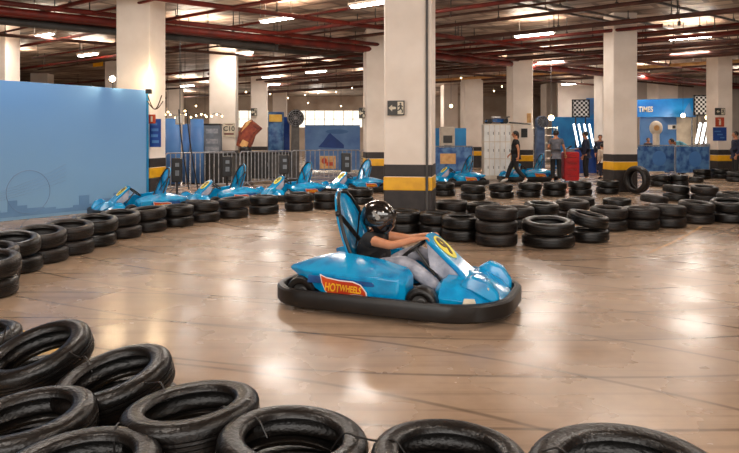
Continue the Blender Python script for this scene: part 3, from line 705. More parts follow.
    if hair and not helmet:
        bm = NB(); bmesh.ops.create_uvsphere(bm, u_segments=20, v_segments=12, radius=1, matrix=HM @ Matrix.Translation((0, -.14, .26)) @ Matrix.Diagonal((.80, .84, .80, 1)))
        if hair == 'long':
            bmesh.ops.create_uvsphere(bm, u_segments=12, v_segments=8, radius=1, matrix=HM @ Matrix.Translation((0, -.85, -.3)) @ Matrix.Diagonal((.26, .26, .95, 1)))
        geom = [v for v in bm.verts if (HM.inverted() @ v.co).y > .42 and (HM.inverted() @ v.co).z < .42]
        bmesh.ops.delete(bm, geom=geom, context='VERTS'); obj('hair', bm, M_hair, t, smooth=70)
    # eyes
    if not helmet:
        bm = NB()
        for s_ in (-1, 1): bmesh.ops.create_uvsphere(bm, u_segments=8, v_segments=6, radius=1, matrix=HM @ Matrix.Translation((s_*.26, .70, .02)) @ Matrix.Diagonal((.1, .07, .06, 1)))
        obj('eyes', bm, M_hair, t)
    return t, HM, J
STAND = dict(pelvis=(0, 0, .93), waist=(0, .01, 1.07), chest=(0, .01, 1.24), uchest=(0, 0, 1.37), neck=(0, 0, 1.47), head=(0, .02, 1.56),
    shL=(.17, 0, 1.39), elL=(.22, -.03, 1.11), wrL=(.21, .06, .87), palmL=(.2, .08, .80), shR=(-.17, 0, 1.39), elR=(-.22, -.03, 1.11), wrR=(-.21, .06, .87), palmR=(-.2, .08, .80),
    hipL=(.09, 0, .87), knL=(.1, .02, .48), anL=(.1, -.02, .09), toeL=(.12, .12, .04), hipR=(-.09, 0, .87), knR=(-.1, .02, .48), anR=(-.1, -.02, .09), toeR=(-.12, .12, .04))
def pose(**kw): d = dict(STAND); d.update(kw); return d
# driver, in the kart's frame (forward = +x). Body frame here: forward = +y, so rotate by -90 deg
def K(x, y, z): return (-y, x, z)
DRV = dict(pelvis=K(-.22, 0, .27), waist=K(-.27, 0, .37), chest=K(-.29, 0, .47), uchest=K(-.275, 0, .56), neck=K(-.25, 0, .635), head=K(-.235, 0, .70),
    shL=K(-.24, .15, .57), elL=K(.02, .22, .54), wrL=K(.20, .15, .595), palmL=K(.255, .135, .61),
    shR=K(-.24, -.15, .57), elR=K(.0, -.23, .545), wrR=K(.20, -.16, .60), palmR=K(.255, -.14, .61),
    hipL=K(-.18, .08, .26), knL=K(.14, .15, .46), anL=K(.47, .12, .17), toeL=K(.58, .12, .2),
    hipR=K(-.18, -.08, .26), knR=K(.10, -.16, .40), anR=K(.46, -.15, .15), toeR=K(.57, -.15, .18), curlL=(0, .3, -1), curlR=(0, .3, -1), sleeve=.35)
drv, HM, J = person('person', 'person in a black helmet, black tee and grey jeans steering the blue kart', (.279, 5.89, 0), kang-PI/2, DRV, (M_skin, M_tee, M_jean, M_blk), hair=False, helmet=True)
# helmet: child of the driver
hc = Vector(K(-.215, 0, .765)); bm = NB()
HMx = Matrix.Translation(hc) @ Matrix.Rotation(R(-12), 4, 'X')
bmesh.ops.create_uvsphere(bm, u_segments=32, v_segments=20, radius=1, matrix=HMx @ Matrix.Diagonal((.138, .165, .158, 1)))
inv = HMx.inverted()
for v in bm.verts:          # chin bar forward and down, flat neck opening
    p = inv @ v.co
    if p.z < -.02 and p.y > 0: p.y *= 1.08; p.z *= 1.12
    if p.z < -.135: p.z = -.135
    if p.z < -.03 and p.y < .02: p.z = max(p.z, -.09)
    v.co = HMx @ p
hm = obj('helmet', bm, M_helm, drv, smooth=60)
bm = NB(); rows = []
for i in range(7):
    el = R(-24+44*i/6); row = []
    for q in range(17):
        az = R(-78+156*q/16); row.append(bm.verts.new(HMx @ Vector((.143*math.cos(el)*math.sin(az), .173*math.cos(el)*math.cos(az)*1.02, .16*math.sin(el)+.02))))
    rows.append(row)
for a, b in zip(rows, rows[1:]):
    for q in range(16): bm.faces.new((a[q], a[q+1], b[q+1], b[q]))
obj('visor', bm, M_visor, hm, smooth=80)
for s in (-1, 1):
    bm = NB()
    prism(bm, [HMx @ Vector((s*.139, y, z)) for y, z in ((.06, .0), (.075, .02), (-.0, .075), (-.015, .055))], HMx.to_3x3() @ Vector((s, 0, 0)), .012)
    bar(bm, HMx @ Vector((s*.13, .05, .02)), HMx @ Vector((s*.15, .05, .02)), .022, 12)
    obj('helmet_decal', bm, M_sil, hm)

d1 = 21.1
person('person', 'person in a black tee and black trousers walking left past the white lockers', (X(516, d1), d1, 0), R(72), pose(knL=(.09, .2, .5), anL=(.1, .32, .12), toeL=(.11, .45, .07), knR=(-.09, -.02, .48), anR=(-.1, -.33, .14), toeR=(-.11, -.23, .04),
       elL=(.22, .02, 1.12), wrL=(.18, .2, .95), palmL=(.16, .25, .9), elR=(-.22, -.1, 1.12), wrR=(-.21, -.1, .88), palmR=(-.2, -.08, .81)), (M_skin, M_tee, M_tee, M_shoe), hair='long', height=1.72)
person('person', 'person in a grey tee and dark trousers seen from behind, beside the red cabinet', (X(556, 21.4), 21.4, 0), R(-12), pose(elR=(-.24, .02, 1.13), wrR=(-.2, .24, 1.12), palmR=(-.18, .3, 1.12), elL=(.26, .0, 1.12), wrL=(.3, .16, .93), palmL=(.31, .2, .88)), (M_skin, M_gshirt, M_tee, M_shoe), height=1.74)
person('person', 'person in dark navy clothes standing right of the red cabinet', (X(586, 22.5), 22.5, 0), R(60), pose(elL=(.22, .1, 1.13), wrL=(.12, .3, 1.1), palmL=(.1, .36, 1.1), sleeve=2), (M_skin2, M_navy, M_tee, M_shoe), height=1.72)
person('person', 'small person in a cream top beside the right striped column', (X(602.5, 23.5), 23.5, 0), R(10), pose(sleeve=2), (M_skin2, M_cshirt, M_navy, M_blk), height=1.28, child=True)
person('person', 'person in blue far behind the small one in the cream top', (X(600, 26.9), 26.9, 0), R(170), pose(sleeve=2), (M_skin2, M_navy, M_navy, M_blk), height=1.62)
BEND = pose(pelvis=(0, -.1, .95), waist=(0, .02, 1.06), chest=(0, .17, 1.14), uchest=(0, .3, 1.19), neck=(0, .38, 1.2), head=(0, .46, 1.2), shL=(.17, .28, 1.2), shR=(-.17, .28, 1.2), elL=(.2, .32, .93), wrL=(.15, .45, .78), palmL=(.14, .48, .72), elR=(-.2, .32, .93), wrR=(-.15, .45, .78), palmR=(-.14, .48, .72), hipL=(.09, -.1, .88), hipR=(-.09, -.1, .88))
person('person', 'person in a light blue shirt bending over the blue pit banners', (X(684, 26.6), 26.6, 0), R(85), BEND, (M_skin2, M_bshirt, M_navy, M_blk), height=1.85)
person('person', 'person in navy behind the pit counter, left of the round cream disc', (X(648, 29.5), 29.5, 0), R(180), pose(sleeve=2), (M_skin2, M_navy, M_navy, M_blk), height=1.5)
person('person', 'person in a dark jacket cut by the right edge of the photo', (X(736, 22.8), 22.8, 0), R(80), pose(sleeve=2), (M_skin2, M_navy, M_tee, M_blk), height=1.72)

# ------------------------------------------------------------------ left billboard panel
p0 = Vector((X(0, 11.5), 11.5, 0)); p1 = Vector((X(146, 13.95), 13.95, 0)); u = (p1-p0).normalized(); pL = p0-u*3.5; ang = math.atan2(u.y, u.x); PL = (p1-pL).length
pan = thing('billboard_panel', 'large sky blue printed panel with a faint city skyline and big wheel', 'billboard', pL, ang)
obj('panel_board', box(NB(), (PL/2, 0, 1.27), (PL, .06, 2.54)), sky_panel_mat(), pan, bevel=.006)
M_teal = mat('teal_edge', (20, 132, 178), (14, 110, 160), 3, .45)
obj('panel_edge', box(NB(), (PL+.015, .02, 1.27), (.05, .12, 2.54)), M_teal, pan)
M_skyl = mat('skyline_print', (100, 140, 180), (92, 130, 170), 2, .5); M_faint = mat('faint_line', (128, 160, 194), None, 2, .5)
WX = 3.5+(Vector((X(30, 11.85), 11.85, 0))-p0).dot(u); bm = NB(); xx = 2.6; random.seed(3)
base_l = PL
while xx < PL-.4:
    w = random.uniform(.1, .24); h = random.choice([.08, .14, .16, .2, .12, .1, .3]); box(bm, (xx+w/2, -.033, .06+h/2), (w, .008, h)); xx += w
obj('skyline_print', bm, M_skyl, pan)
bm = NB(); path(bm, [(WX+.40*math.cos(k*PI/20), -.034, .50+.40*math.sin(k*PI/20)) for k in range(40)], .006, 4, True)
obj('wheel_print', bm, mat('wheel_line', (112, 140, 176), None, 2, .5), pan)
bm = NB()
for q in range(5): path(bm, [(2.3+k*.3, -.034, .28+q*.03+.05*k*k/8*(1+q*.12)) for k in range(9)], .003, 4)
obj('bridge_print', bm, M_faint, pan)
# spotlights over the panel end
sx, sy = X(113, 13.1), 13.1
sp = thing('spotlight', 'glowing warm spotlight standing on the top edge of the blue panel', 'spotlight', (sx, sy, 2.56))
ball(bm := NB(), (0, -.02, .15), (.055, .055, .055), 12); obj('lamp_bulb', bm, mat('spot_bulb', (255, 222, 170), (255, 222, 170), 1, .5, emit=420), sp, smooth=60)
bm = NB(); bar(bm, (0, 0, -.05), (0, 0, .12), .012); lathe(bm, [(.03, .0), (.07, .06), (.08, .1), (.06, .1), (.04, .02)], 14, Matrix.Translation((0, .06, .11)) @ Matrix.Rotation(R(70), 4, 'X')); obj('lamp_bracket', bm, M_blk, sp)

sp2 = thing('spotlight', 'small black floodlight at the right end of the blue panel, washing the column', 'spotlight', (X(148, 13.7), 13.75, 2.45))
obj('lamp_housing', box(NB(), (0, 0, .05), (.12, .1, .1)), M_blk, sp2, bevel=.01); bm = NB(); box(bm, (.0, .052, .06), (.1, .006, .08)); obj('lamp_glass', bm, M_warm, sp2)
point((X(156, 14.0), 13.98, 2.75), 30, r=.08)
# wire loop at the panel end
bm = NB(); cx, cy = X(154, 13.9), 13.8
path(bm, [(cx-.1+.3*k/8, cy, 2.42-.3*math.sin(PI*k/8)) for k in range(9)], .012); path(bm, [(cx-.12+.34*k/8, cy+.03, 2.3-.18*math.sin(PI*k/8)) for k in range(9)], .01)
tag(obj('cable', bm, M_brown), 'brown wire looping down beside the end of the blue panel', 'cable')

# signs on columns -------------------------------------------------
def board(name, label, cat, x, y, z, w, h, m, rz=0, t=.03):
    o = thing(name, label, cat, (x, y, z), rz); obj('sign_plate', box(NB(), (0, 0, 0), (w, t, h)), m, o, bevel=.004); return o
def arrow(bm, cx, cz, s, y, right=False):
    k = 1 if right else -1
    pts = [(k*.5, 0), (0, .45), (0, .2), (-k*.5, .14), (-k*.5, -.14), (0, -.2), (0, -.45)]
    prism(bm, [(cx+a*s, y, cz+b*s) for a, b in pts], (0, -1, 0), .004)
def runner(bm, cx, cz, s, y):
    ball(bm, (cx, y, cz+.38*s), (.09*s, .006, .09*s), 10)
    for a, b, w in (((0, .28), (.02, -.02), .09), ((.02, -.02), (-.18, -.22), .06), ((-.18, -.22), (-.3, -.22), .05), ((.02, -.02), (.2, -.25), .06), ((.2, -.25), (.14, -.45), .05), ((0, .24), (-.22, .1), .05), ((0, .24), (.2, .1), .05)):
        A = Vector((a[0], a[1])); B = Vector((b[0], b[1])); t = (B-A).normalized(); n = Vector((-t.y, t.x))*w
        prism(bm, [(cx+p.x*s, y, cz+p.y*s) for p in (A+n, B+n, B-n, A-n)], (0, -1, 0), .003)
def exit_sign(label, px, py, d, w, h, rz):
    z = 1.5+(138-py)*d/F; o = board('exit_sign', label, 'sign', X(px, d), d, z, w, h, M_signk, rz)
    bm = NB(); arrow(bm, -w*.22, 0, h*.5, -.017); obj('arrow_symbol', bm, M_signw, o)
    obj('symbol_field', box(NB(), (w*.27, -.017, 0), (w*.34, .006, h*.84)), M_signw, o)
    bm = NB(); runner(bm, w*.27, 0, h*.75, -.022); obj('running_figure', bm, M_signk, o); return o
exit_sign('dark exit sign with a left arrow on the big central column', 396, 108, 10.82, .29, .25, R(-10))
exit_sign('dark exit sign on the rightmost striped column', 720, 111.5, 24.7, .42, .27, R(8))
exit_sign('small dark exit sign on the column behind the rust coloured sign', 254, 112, 33.8, .32, .4, R(6))
exit_sign('small dark exit sign on the column edge left of the big central column', 362, 113, 20.3, .2, .34, R(6))
z = 1.5+(138-122)*24.7/F; o = board('fire_sign', 'red fire extinguisher sign on the rightmost striped column', 'sign', X(720, 24.7), 24.72, z, .36, .36, M_signr, R(8))
bm = NB(); box(bm, (0, -.018, -.03), (.08, .006, .18)); box(bm, (.0, -.018, .09), (.05, .006, .05)); box(bm, (-.04, -.018, .11), (.1, .006, .02)); obj('extinguisher_symbol', bm, M_signw, o)
z = 1.5+(138-134)*24.7/F; o = board('poster', 'dark blue notice poster on the rightmost striped column', 'poster', X(720, 24.7), 24.72, z, .56, .52, M_deep, R(8))
bm = NB()
for q in range(3): box(bm, (-.1+.1*q, -.017, .1-.12*q), (.28-.05*q, .006, .05))
obj('poster_print', bm, M_ban, o)
z = 1.5+(138-133)*14.1/F; o = board('poster', 'dark blue notice poster on the left column beside the blue panel', 'poster', X(155, 14.1), 14.12, z, .26, .62, M_deep, R(-8))
bm = NB()
for q in range(4): box(bm, (random.uniform(-.03, .03), -.017, .2-.13*q), (.16, .006, .06))
obj('poster_print', bm, M_ban, o)
o = board('fire_sign', 'small red sign above the poster on the left column', 'sign', X(152, 14.1), 14.1, 1.5+(138-119)*14.1/F, .16, .2, M_signr, R(-8))
obj('extinguisher_symbol', box(NB(), (0, -.018, 0), (.04, .006, .12)), M_signw, o)
z = 1.5+(138-130)*23/F; o = board('bay_sign', 'cream sign reading C10 on the column behind the steel barriers', 'sign', X(229, 23.05), 23.05, z, .42, .5, M_signw, R(6))
text('sign_text', 'C10', .24, M_signk, o, frame_m((0, -.02, .04), (1, 0, 0), (0, 0, 1)))
bm = NB(); box(bm, (0, -.018, -.14), (.34, .006, .06)); box(bm, (0, -.018, .2), (.26, .006, .025)); obj('sign_stripe', bm, mat('sign_brown', (120, 60, 50), None, 5, .5), o)
board('notice_sign', 'small beige notice on the column left of the grey-shirted person', 'sign', X(529, 24.5), 24.5, 1.5+(138-118)*24.5/F, .16, .36, M_ocl, R(6))
board('notice_sign', 'white notice with a dark window on the column behind the walking woman', 'sign', X(524, 24.5), 24.45, 1.5+(138-133)*24.5/F, .24, .34, M_signk, R(6))
board('notice_sign', 'yellow hanging sign under the ceiling left of the bright left column', 'sign', X(98, 27), 27, 1.5+(138-64)*27/F, .7, .22, M_yel, R(-35))

# ------------------------------------------------------------------ crowd barriers
def make_barrier(L=2.3, H=1.1):
    t = thing('crowd_barrier', '', 'barrier')
    bm = NB(); path(bm, [(-L/2, 0, .18), (-L/2, 0, H-.06), (-L/2+.06, 0, H), (L/2-.06, 0, H), (L/2, 0, H-.06), (L/2, 0, .18)], .021); bar(bm, (-L/2, 0, .2), (L/2, 0, .2), .016)
    obj('barrier_frame', bm, M_galv, t, smooth=60)
    bm = NB(); n = 15
    for k in range(1, n): bar(bm, (-L/2+L*k/n, 0, .2), (-L/2+L*k/n, 0, H), .014, 6)
    obj('upright_bars', bm, M_galv, t)
    for s in (-1, 1):
        bm = NB(); path(bm, [(s*L*.38, -.28, .02), (s*L*.38, -.2, .06), (s*L*.38, 0, .2), (s*L*.38, .2, .06), (s*L*.38, .28, .02)], .016); obj('barrier_foot', bm, M_galv, t)
    return t
br0 = make_barrier(); pts = [(X(160, 16.6), 16.6), (-3.75, 18.6), (-2.5, 20.5), (-.3, 21.2), (2.0, 21.5)]
labs = ['behind the first parked kart', 'under the column with the C10 sign', 'below the rust coloured sign', 'in front of the blue mountain billboard']
for i in range(4):
    a = Vector(pts[i]); b = Vector(pts[i+1]); m_ = (a+b)/2; an = math.atan2((b-a).y, (b-a).x); lab = 'grey steel crowd barrier with upright bars ' + labs[i]
    if i == 0: br0.location = (*m_, 0); br0.rotation_euler = (0, 0, an); br0['label'] = lab; br0['group'] = 'steel crowd barriers'
    else: dup(br0, (*m_, 0), an, lab, 'steel crowd barriers')
for px, d, an, lab in ((452, 22.3, 4, 'steel crowd barrier hung with blue mesh between the big column and the lockers'), (656, 25.2, 3, 'steel crowd barrier hung with a blue banner right of the right column'), (692, 24.3, 12, 'steel crowd barrier hung with a blue banner left of the rightmost column')):
    b = dup(br0, (X(px, d), d, 0), R(an), lab, 'steel crowd barriers')
    L = {452: 1.5, 656: 1.6, 692: 1.5}[px]; b.scale = (L/2.3, 1, 1.1)
    o = thing('banner', 'blue printed banner hanging on the ' + lab.split('steel ')[1].replace('hung with a blue banner ', '').replace('hung with blue mesh ', ''), 'banner', (X(px, d), d-.05, 0), R(an))
    obj('banner_cloth', box(NB(), (0, 0, .68), (L*.94, .012, .98)), M_ban2, o)
    if px == 452: obj('banner_print', box(NB(), (-.15, -.012, .78), (.55, .008, .36)), M_ocl, o)
    else: ball(bm := NB(), (.1, -.01, .7), (.28, .012, .3), 16); obj('banner_print', bm, M_ban, o)
b = dup(br0, (X(707, 25.0), 25.0, 0), R(75), 'grey steel barrier seen edge-on between the banner and rightmost column', 'steel crowd barriers'); b.scale = (.35, 1, 1.15)
# stickers on barrier
o = board('sticker_board', 'orange and cream picture board tied to the barrier before the mountain billboard', 'board', X(328, 21.0), 20.98, .68+.02, .52, .42, M_ocl, R(6))
bm = NB(); ball(bm, (-.12, -.02, .05), (.09, .01, .1), 12); box(bm, (.06, -.018, -.05), (.24, .006, .12)); obj('board_print', bm, M_org, o)
# black pit posts beside karts
def pit_post(px, py0, py1, d, lab):
    zt = 1.5-(py0-138)*d/F; zb = 1.5-(py1-138)*d/F; o = thing('charger_box', lab, 'equipment', (X(px, d), d, 0), 0, 'black boxes on posts behind the parked karts')
    h = zt-zb; w = 9.5*d/F
    obj('housing', box(NB(), (0, 0, (zt+zb)/2), (w, .14, h)), M_blk, o, bevel=.02)
    obj('label_plate', box(NB(), (w*.12, -.075, zb+h*.72), (w*.4, .01, h*.16)), M_greyc, o); obj('label_plate', box(NB(), (w*.12, -.075, zb+h*.38), (w*.4, .01, h*.22)), M_greyc, o)
    bm = NB(); bar(bm, (0, 0, .02), (0, 0, zb+.02), .025); box(bm, (0, 0, .015), (.4, .35, .03)); obj('post', bm, M_blk, o)
pit_post(177, 158, 182, 14.9, 'black box on a post beside the tall seat of the first parked kart')
pit_post(227, 156, 177, 16.2, 'black box on a post left of the seat of the second parked kart')
pit_post(284, 155, 174, 17.8, 'black box on a post between the second and third parked karts')
pit_post(346, 153, 172, 19.2, 'black box on a post between the third and fourth parked karts')
# ------------------------------------------------------------------ things behind the barriers, left
def standee(px, py, w_px, d, m, lab, rz=0, bulge=.12, cap=None):
    zt = 1.5+(138-py)*d/F; w = w_px*d/F; o = thing('banner_stand', lab, 'banner', (X(px, d), d, 0), R(rz), 'blue standing banners')
    bm = NB(); n = 8; secs = []
    A = [bm.verts.new((-w/2+w*k/n, -bulge*math.sin(PI*k/n), .03)) for k in range(n+1)]; B = [bm.verts.new((-w/2+w*k/n, -bulge*math.sin(PI*k/n), zt)) for k in range(n+1)]
    for k in range(n): bm.faces.new((A[k], A[k+1], B[k+1], B[k]))
    q = obj('banner_sheet', bm, m, o, smooth=60); q.modifiers.new('s', 'SOLIDIFY').thickness = .02
    if cap:
        bm = NB(); box(bm, (0, -bulge-.02, zt-.25), (w*.8, .02, .3)); obj('top_print', bm, cap, o)
    obj('stand_base', box(NB(), (0, 0, .015), (w*.8, .4, .03)), M_blk, o); return o
standee(172.5, 118.5, 17, 20.5, M_ban, 'tall blue banner stand nearest the left column', 0, .08)
standee(186, 124, 7, 21.3, M_ban, 'narrow blue banner stand between two wider ones', 8, .03)
standee(197, 119, 14, 21.0, M_ban, 'tall blue banner stand left of the grey cabinet', -6, .08)
standee(276, 112, 16, 26, M_ban2, 'blue banner stand with a golden top print left of the round fan', 0, .1, M_brass)
o = standee(286.5, 117, 6, 26.6, M_deep, 'narrow deep blue banner stand right beside the golden topped one', 10, .02)
for i, (a, b) in enumerate(((180, 190), (188, 199))):
    bm = NB(); d = 16.9; path(bm, [(X(a, d)+(X(b, d)-X(a, d))*(k/8)**1.4, d-.1, 2.25-2.1*k/8) for k in range(9)], .016); tag(obj('cable', bm, M_blk), 'black cable hanging down in front of the blue banners, %s one' % ('left' if i == 0 else 'right'), 'cable')
o = thing('junction_box', 'white electrical box hung above the blue banner stands', 'box', (X(180, 18), 18, 1.9)); obj('box_body', box(NB(), (0, 0, .12), (.22, .15, .28)), M_cream, o, bevel=.01); obj('box_lid', box(NB(), (.0, -.08, .12), (.16, .012, .2)), M_white, o)
bar(bm := NB(), (0, 0, .25), (0, 0, 3.1), .012); obj('hanging_rod', bm, M_duct, o)
o = thing('pit_cabinet', 'grey electrical cabinet left of the C10 column', 'cabinet', (X(213, 22), 22, 0), R(4)); zt = 1.5+12.5*22/F
obj('cabinet_body', box(NB(), (0, 0, zt/2), (.56, .4, zt)), M_greyc, o, bevel=.015)
for zz in (.72, .9): obj('vent_panel', box(NB(), (0, -.205, zz*zt), (.4, .012, .16)), M_galv, o)
obj('cabinet_door', box(NB(), (0, -.205, zt*.35), (.46, .015, zt*.55)), M_galv, o); obj('cabinet_top', box(NB(), (0, 0, zt+.03), (.58, .42, .06)), M_blk, o)
for px, d, w, lab in ((228, 21.6, 1.5, 'long black low cabinet behind the steel barriers under the C10 sign'), (270, 23.2, 1.5, 'black low cabinet behind the steel barriers beneath the golden topped banner')):
    o = thing('low_cabinet', lab, 'cabinet', (X(px, d), d, 0), R(8))
    obj('cabinet_body', box(NB(), (0, 0, .5), (w, .45, .92)), M_blk, o, bevel=.015)
    for k in (-1, 1):
        q = obj('cabinet_door', box(NB(), (k*w*.25, -.235, .5), (w*.46, .02, .82)), M_duct if k > 0 else M_blk, o, bevel=.006); obj('door_handle', box(NB(), (k*w*.05, -.255, .55), (.02, .02, .14)), M_steel, q)
    obj('cabinet_top', box(NB(), (0, 0, .975), (w+.04, .49, .03)), M_blk, o)
# rust coloured tilted sign
d = 20.2; o = thing('hanging_sign', 'tilted rust and gold shield shaped sign on a dark stand behind the barrier', 'sign', (X(247, d), d, 1.55))
bm = NB(); S = d/F
shape = [(-11, -9), (-8, 5), (-2, 14), (4, 17), (9, 13), (15, 8), (8, 1), (5, -8), (0, -15)]
prism(bm, [(a*S, 0, b*S) for a, b in shape], (0, 1, 0), .16); so = obj('sign_board', bm, M_rust, o, bevel=.02)
bm = NB(); prism(bm, [(a*S*.62+.02, -.01, b*S*.55+.08) for a, b in shape], (0, -1, 0), .02); obj('sign_face', bm, mat('sign_maroon', (118, 34, 24), (150, 70, 40), 9, .5), o)
bm = NB(); prism(bm, [(-6*S, -.015, 4*S), (0, -.015, 15*S), (5*S, -.015, 16*S), (1*S, -.015, 11*S)], (0, -1, 0), .02); prism(bm, [(-7.5*S, -.015, -9*S), (-1*S, -.015, -12.5*S), (2*S, -.015, -6*S), (-4*S, -.015, -3*S)], (0, -1, 0), .02); obj('sign_trim', bm, M_ocl, o)
bm = NB(); ball(bm, (-.06, .08, -.42), (.2, .16, .16), 14); bar(bm, (-.06, .1, -.5), (-.06, .1, -1.53), .03); bar(bm, (-.06, .1, -1.54), (-.06, .1, -1.51), .25, 16); obj('stand', bm, M_blk, o, smooth=60)
# fans
def fan(px, py, r_px, d, label, m, post_w=.12, face=0):
    z = 1.5+(138-py)*d/F; r = r_px*d/F; o = thing('pedestal_fan', label, 'fan', (X(px, d), d, 0), R(face), 'tall misting fans')
    mt = Matrix.Translation((0, 0, z)) @ Matrix.Rotation(PI/2, 4, 'X')
    bm = NB(); lathe(bm, [(r*.9, -.1), (r, -.1), (r, .12), (r*.9, .12)], 28, mt); lathe(bm, [(0, -.05), (r*.92, -.02), (r*.92, .0), (0, -.02)], 28, mt, False); obj('fan_drum', bm, m, o, smooth=40)
    bm = NB()
    for k in (1, 2, 3, 4): path(bm, [mt @ Vector((r*.22*k*math.cos(q*PI/12), r*.22*k*math.sin(q*PI/12), .13)) for q in range(24)], .008, 4, True)
    for k in range(12): bar(bm, mt @ Vector((0, 0, .14)), mt @ Vector((r*math.cos(k*PI/6), r*math.sin(k*PI/6), .12)), .007, 4)
    obj('fan_grille', bm, M_galv, o)
    bm = NB()
    for k in range(4):
        a = k*PI/2; u = Vector((math.cos(a), math.sin(a), 0)); v = Vector((-u.y, u.x, 0))
        prism(bm, [mt @ (u*r*.12-v*.04+Vector((0, 0, .03))), mt @ (u*r*.8-v*.12+Vector((0, 0, .0))), mt @ (u*r*.8+v*.12+Vector((0, 0, .07))), mt @ (u*r*.12+v*.04+Vector((0, 0, .05)))], (0, 1, 0), .008)
    bar(bm, mt @ Vector((0, 0, 0)), mt @ Vector((0, 0, .1)), r*.16, 12); obj('fan_blades', bm, M_blk, o)
    bm = NB(); loft(bm, [[(-post_w, .06, .1), (post_w, .06, .1), (post_w, .28, .1), (-post_w, .28, .1)], [(-post_w*.9, .06, z-r*.4), (post_w*.9, .06, z-r*.4), (post_w*.9, .28, z-r*.4), (-post_w*.9, .28, z-r*.4)]]); obj('fan_post', bm, m, o, bevel=.01)
    obj('fan_base', box(NB(), (0, .17, .05), (.6, .6, .1)), M_blk, o, bevel=.02); return o
fan(295.5, 118, 8.5, 22.6, 'round grey drum fan on a brown-grey post left of the mountain billboard', M_fan, .15, 10)
# mountain billboard
d = 28; zt = 1.5+(138-125)*d/F; x0, x1 = X(305, d), X(360, d); w = x1-x0
o = thing('billboard_panel', 'deep blue billboard with a pointed mountain behind the steel barrier', 'billboard', ((x0+x1)/2, d, 0), R(2))
obj('panel_board', box(NB(), (0, 0, zt/2+.05), (w, .06, zt-.1)), mat('billboard_blue', (104, 146, 200), (74, 116, 180), 1.2, .5), o)
bm = NB(); prism(bm, [(-.62, -.035, 1.1), (-.4, -.035, 1.35), (-.18, -.035, 1.66), (-.1, -.035, 1.72), (0, -.035, 1.62), (.5, -.035, 1.2), (.5, -.035, 1.05)], (0, -1, 0), .01); obj('mountain_print', bm, mat('mountain_blue', (14, 66, 148), None, 3, .5), o)
bm = NB(); prism(bm, [(.2+.5*math.cos(k*PI/10), -.033, 1.78+.1*math.sin(k*PI/10)) for k in range(20)], (0, -1, 0), .003); obj('cloud_print', bm, M_ban, o)
# ------------------------------------------------------------------ pit area centre
d = 23.35; x0, x1 = X(484.5, d), X(511, d); zt = 2.02
o = thing('locker_bank', 'white ribbed metal lockers with blue models lying on top', 'lockers', ((x0+x1)/2, d+.35, 0), R(-4)); w = x1-x0
obj('cabinet_body', box(NB(), (0, 0, zt/2), (w, .8, zt)), M_cream, o, bevel=.01)
for k in range(5):
    for q in range(3): 
        dr = obj('locker_door', box(NB(), (-w/2+w*(k+.5)/5, -.41, .12+(q+.5)*(zt-.16)/3), (w/5-.025, .025, (zt-.16)/3-.03)), M_white, o, bevel=.006)
        obj('door_handle', box(NB(), (-w/2+w*(k+.78)/5, -.43, .12+(q+.5)*(zt-.16)/3), (.02, .02, .1)), M_duct, dr)
bm = NB(); zz = zt
car = thing('model_car', 'blue and black model race car lying on top of the white lockers', 'model car', (X(497, d), d+.2, zt), R(5))
loft(NB() if False else (bm := NB()), [[(-.42, -.05, .08), (-.42, .05, .08), (-.42, .05, .12), (-.42, -.05, .12)], [(0, -.16, .05), (0, .16, .05), (0, .14, .2), (0, -.14, .2)], [(.42, -.14, .06), (.42, .14, .06), (.42, .14, .17), (.42, -.14, .17)]]); obj('car_body', bm, M_dblue, car, bevel=.01)
for a in (-.28, .3):
    for s in (-.2, .2): bm = NB(); bar(bm, (a, s-.04, .09), (a, s+.04, .09), .09, 16); obj('wheel', bm, M_blk, car)
bm = NB(); box(bm, (.42, 0, .25), (.08, .4, .03)); box(bm, (.42, 0, .2), (.03, .03, .1)); obj('rear_wing', bm, M_blk, car)
bm = NB(); box(bm, (-.0, 0, .24), (.3, .2, .07)); obj('cockpit', bm, M_white, car, bevel=.02)
bm = NB(); bar(bm, (X(509, d), d-.1, 2.06), (X(531, 24.2), 24.3, 2.03), .03, 8); tag(obj('roof_rod', bm, M_blk), 'black rod reaching right from the top of the white lockers', 'rod')
# arcade style screen and blue wall left of lockers
d = 27.5; o = thing('blue_wall_panel', 'blue display wall holding a cabinet, between the big column and the lockers', 'panel', (X(450, d), d, 0), 0)
obj('panel_board', box(NB(), (0, 0, .95), (X(466, d)-X(434, d), .1, 1.95)), M_sky, o)
o = thing('ticket_machine', 'white ticket machine with a dark screen before the blue display wall', 'machine', (X(447, 26), 26, 0)); obj('machine_body', box(NB(), (0, 0, .98), (.58, .5, 1.95)), M_cream, o, bevel=.03)
obj('screen', box(NB(), (.0, -.26, 1.45), (.36, .02, .3)), M_duct, o); obj('slot_panel', box(NB(), (0, -.26, 1.15), (.3, .02, .12)), M_greyc, o)
# blue fan + white ladder rack at 540
fan(541.5, 122, 6, 23.6, 'grey-blue round fan on a leaning blue post behind the grey-shirted person', mat('fan_blue', (92, 116, 150), (62, 84, 120), 4, .5), .17, 8)
d = 25.2; o = thing('wire_rack', 'white wire display rack behind the blue post fan', 'rack', (X(545, d), d, 0))
bm = NB()
for a in (-.42, .42):
    for b in (-.2, .2): bar(bm, (a, b, 0), (a, b, 1.95), .02, 6)
obj('rack_posts', bm, M_white, o)
for k in range(7): bm = NB(); box(bm, (0, 0, .1+.3*k), (.84, .4, .02)); obj('rack_shelf', bm, M_white, o)
o = thing('glow_lamp', 'bright round lamp above the rack, right of the blue post fan', 'lamp', (X(550, 25), 24.85, 1.5+20*25/F)); ball(bm := NB(), (0, 0, 0), (.11, .11, .11), 14); obj('globe', bm, M_warm, o, smooth=60); bar(bm := NB(), (0, 0, .1), (0, 0, 2.7), .01); obj('hanging_rod', bm, M_duct, o)
point((X(550, 25), 24.6, 2.3), 40, (1, .85, .65))
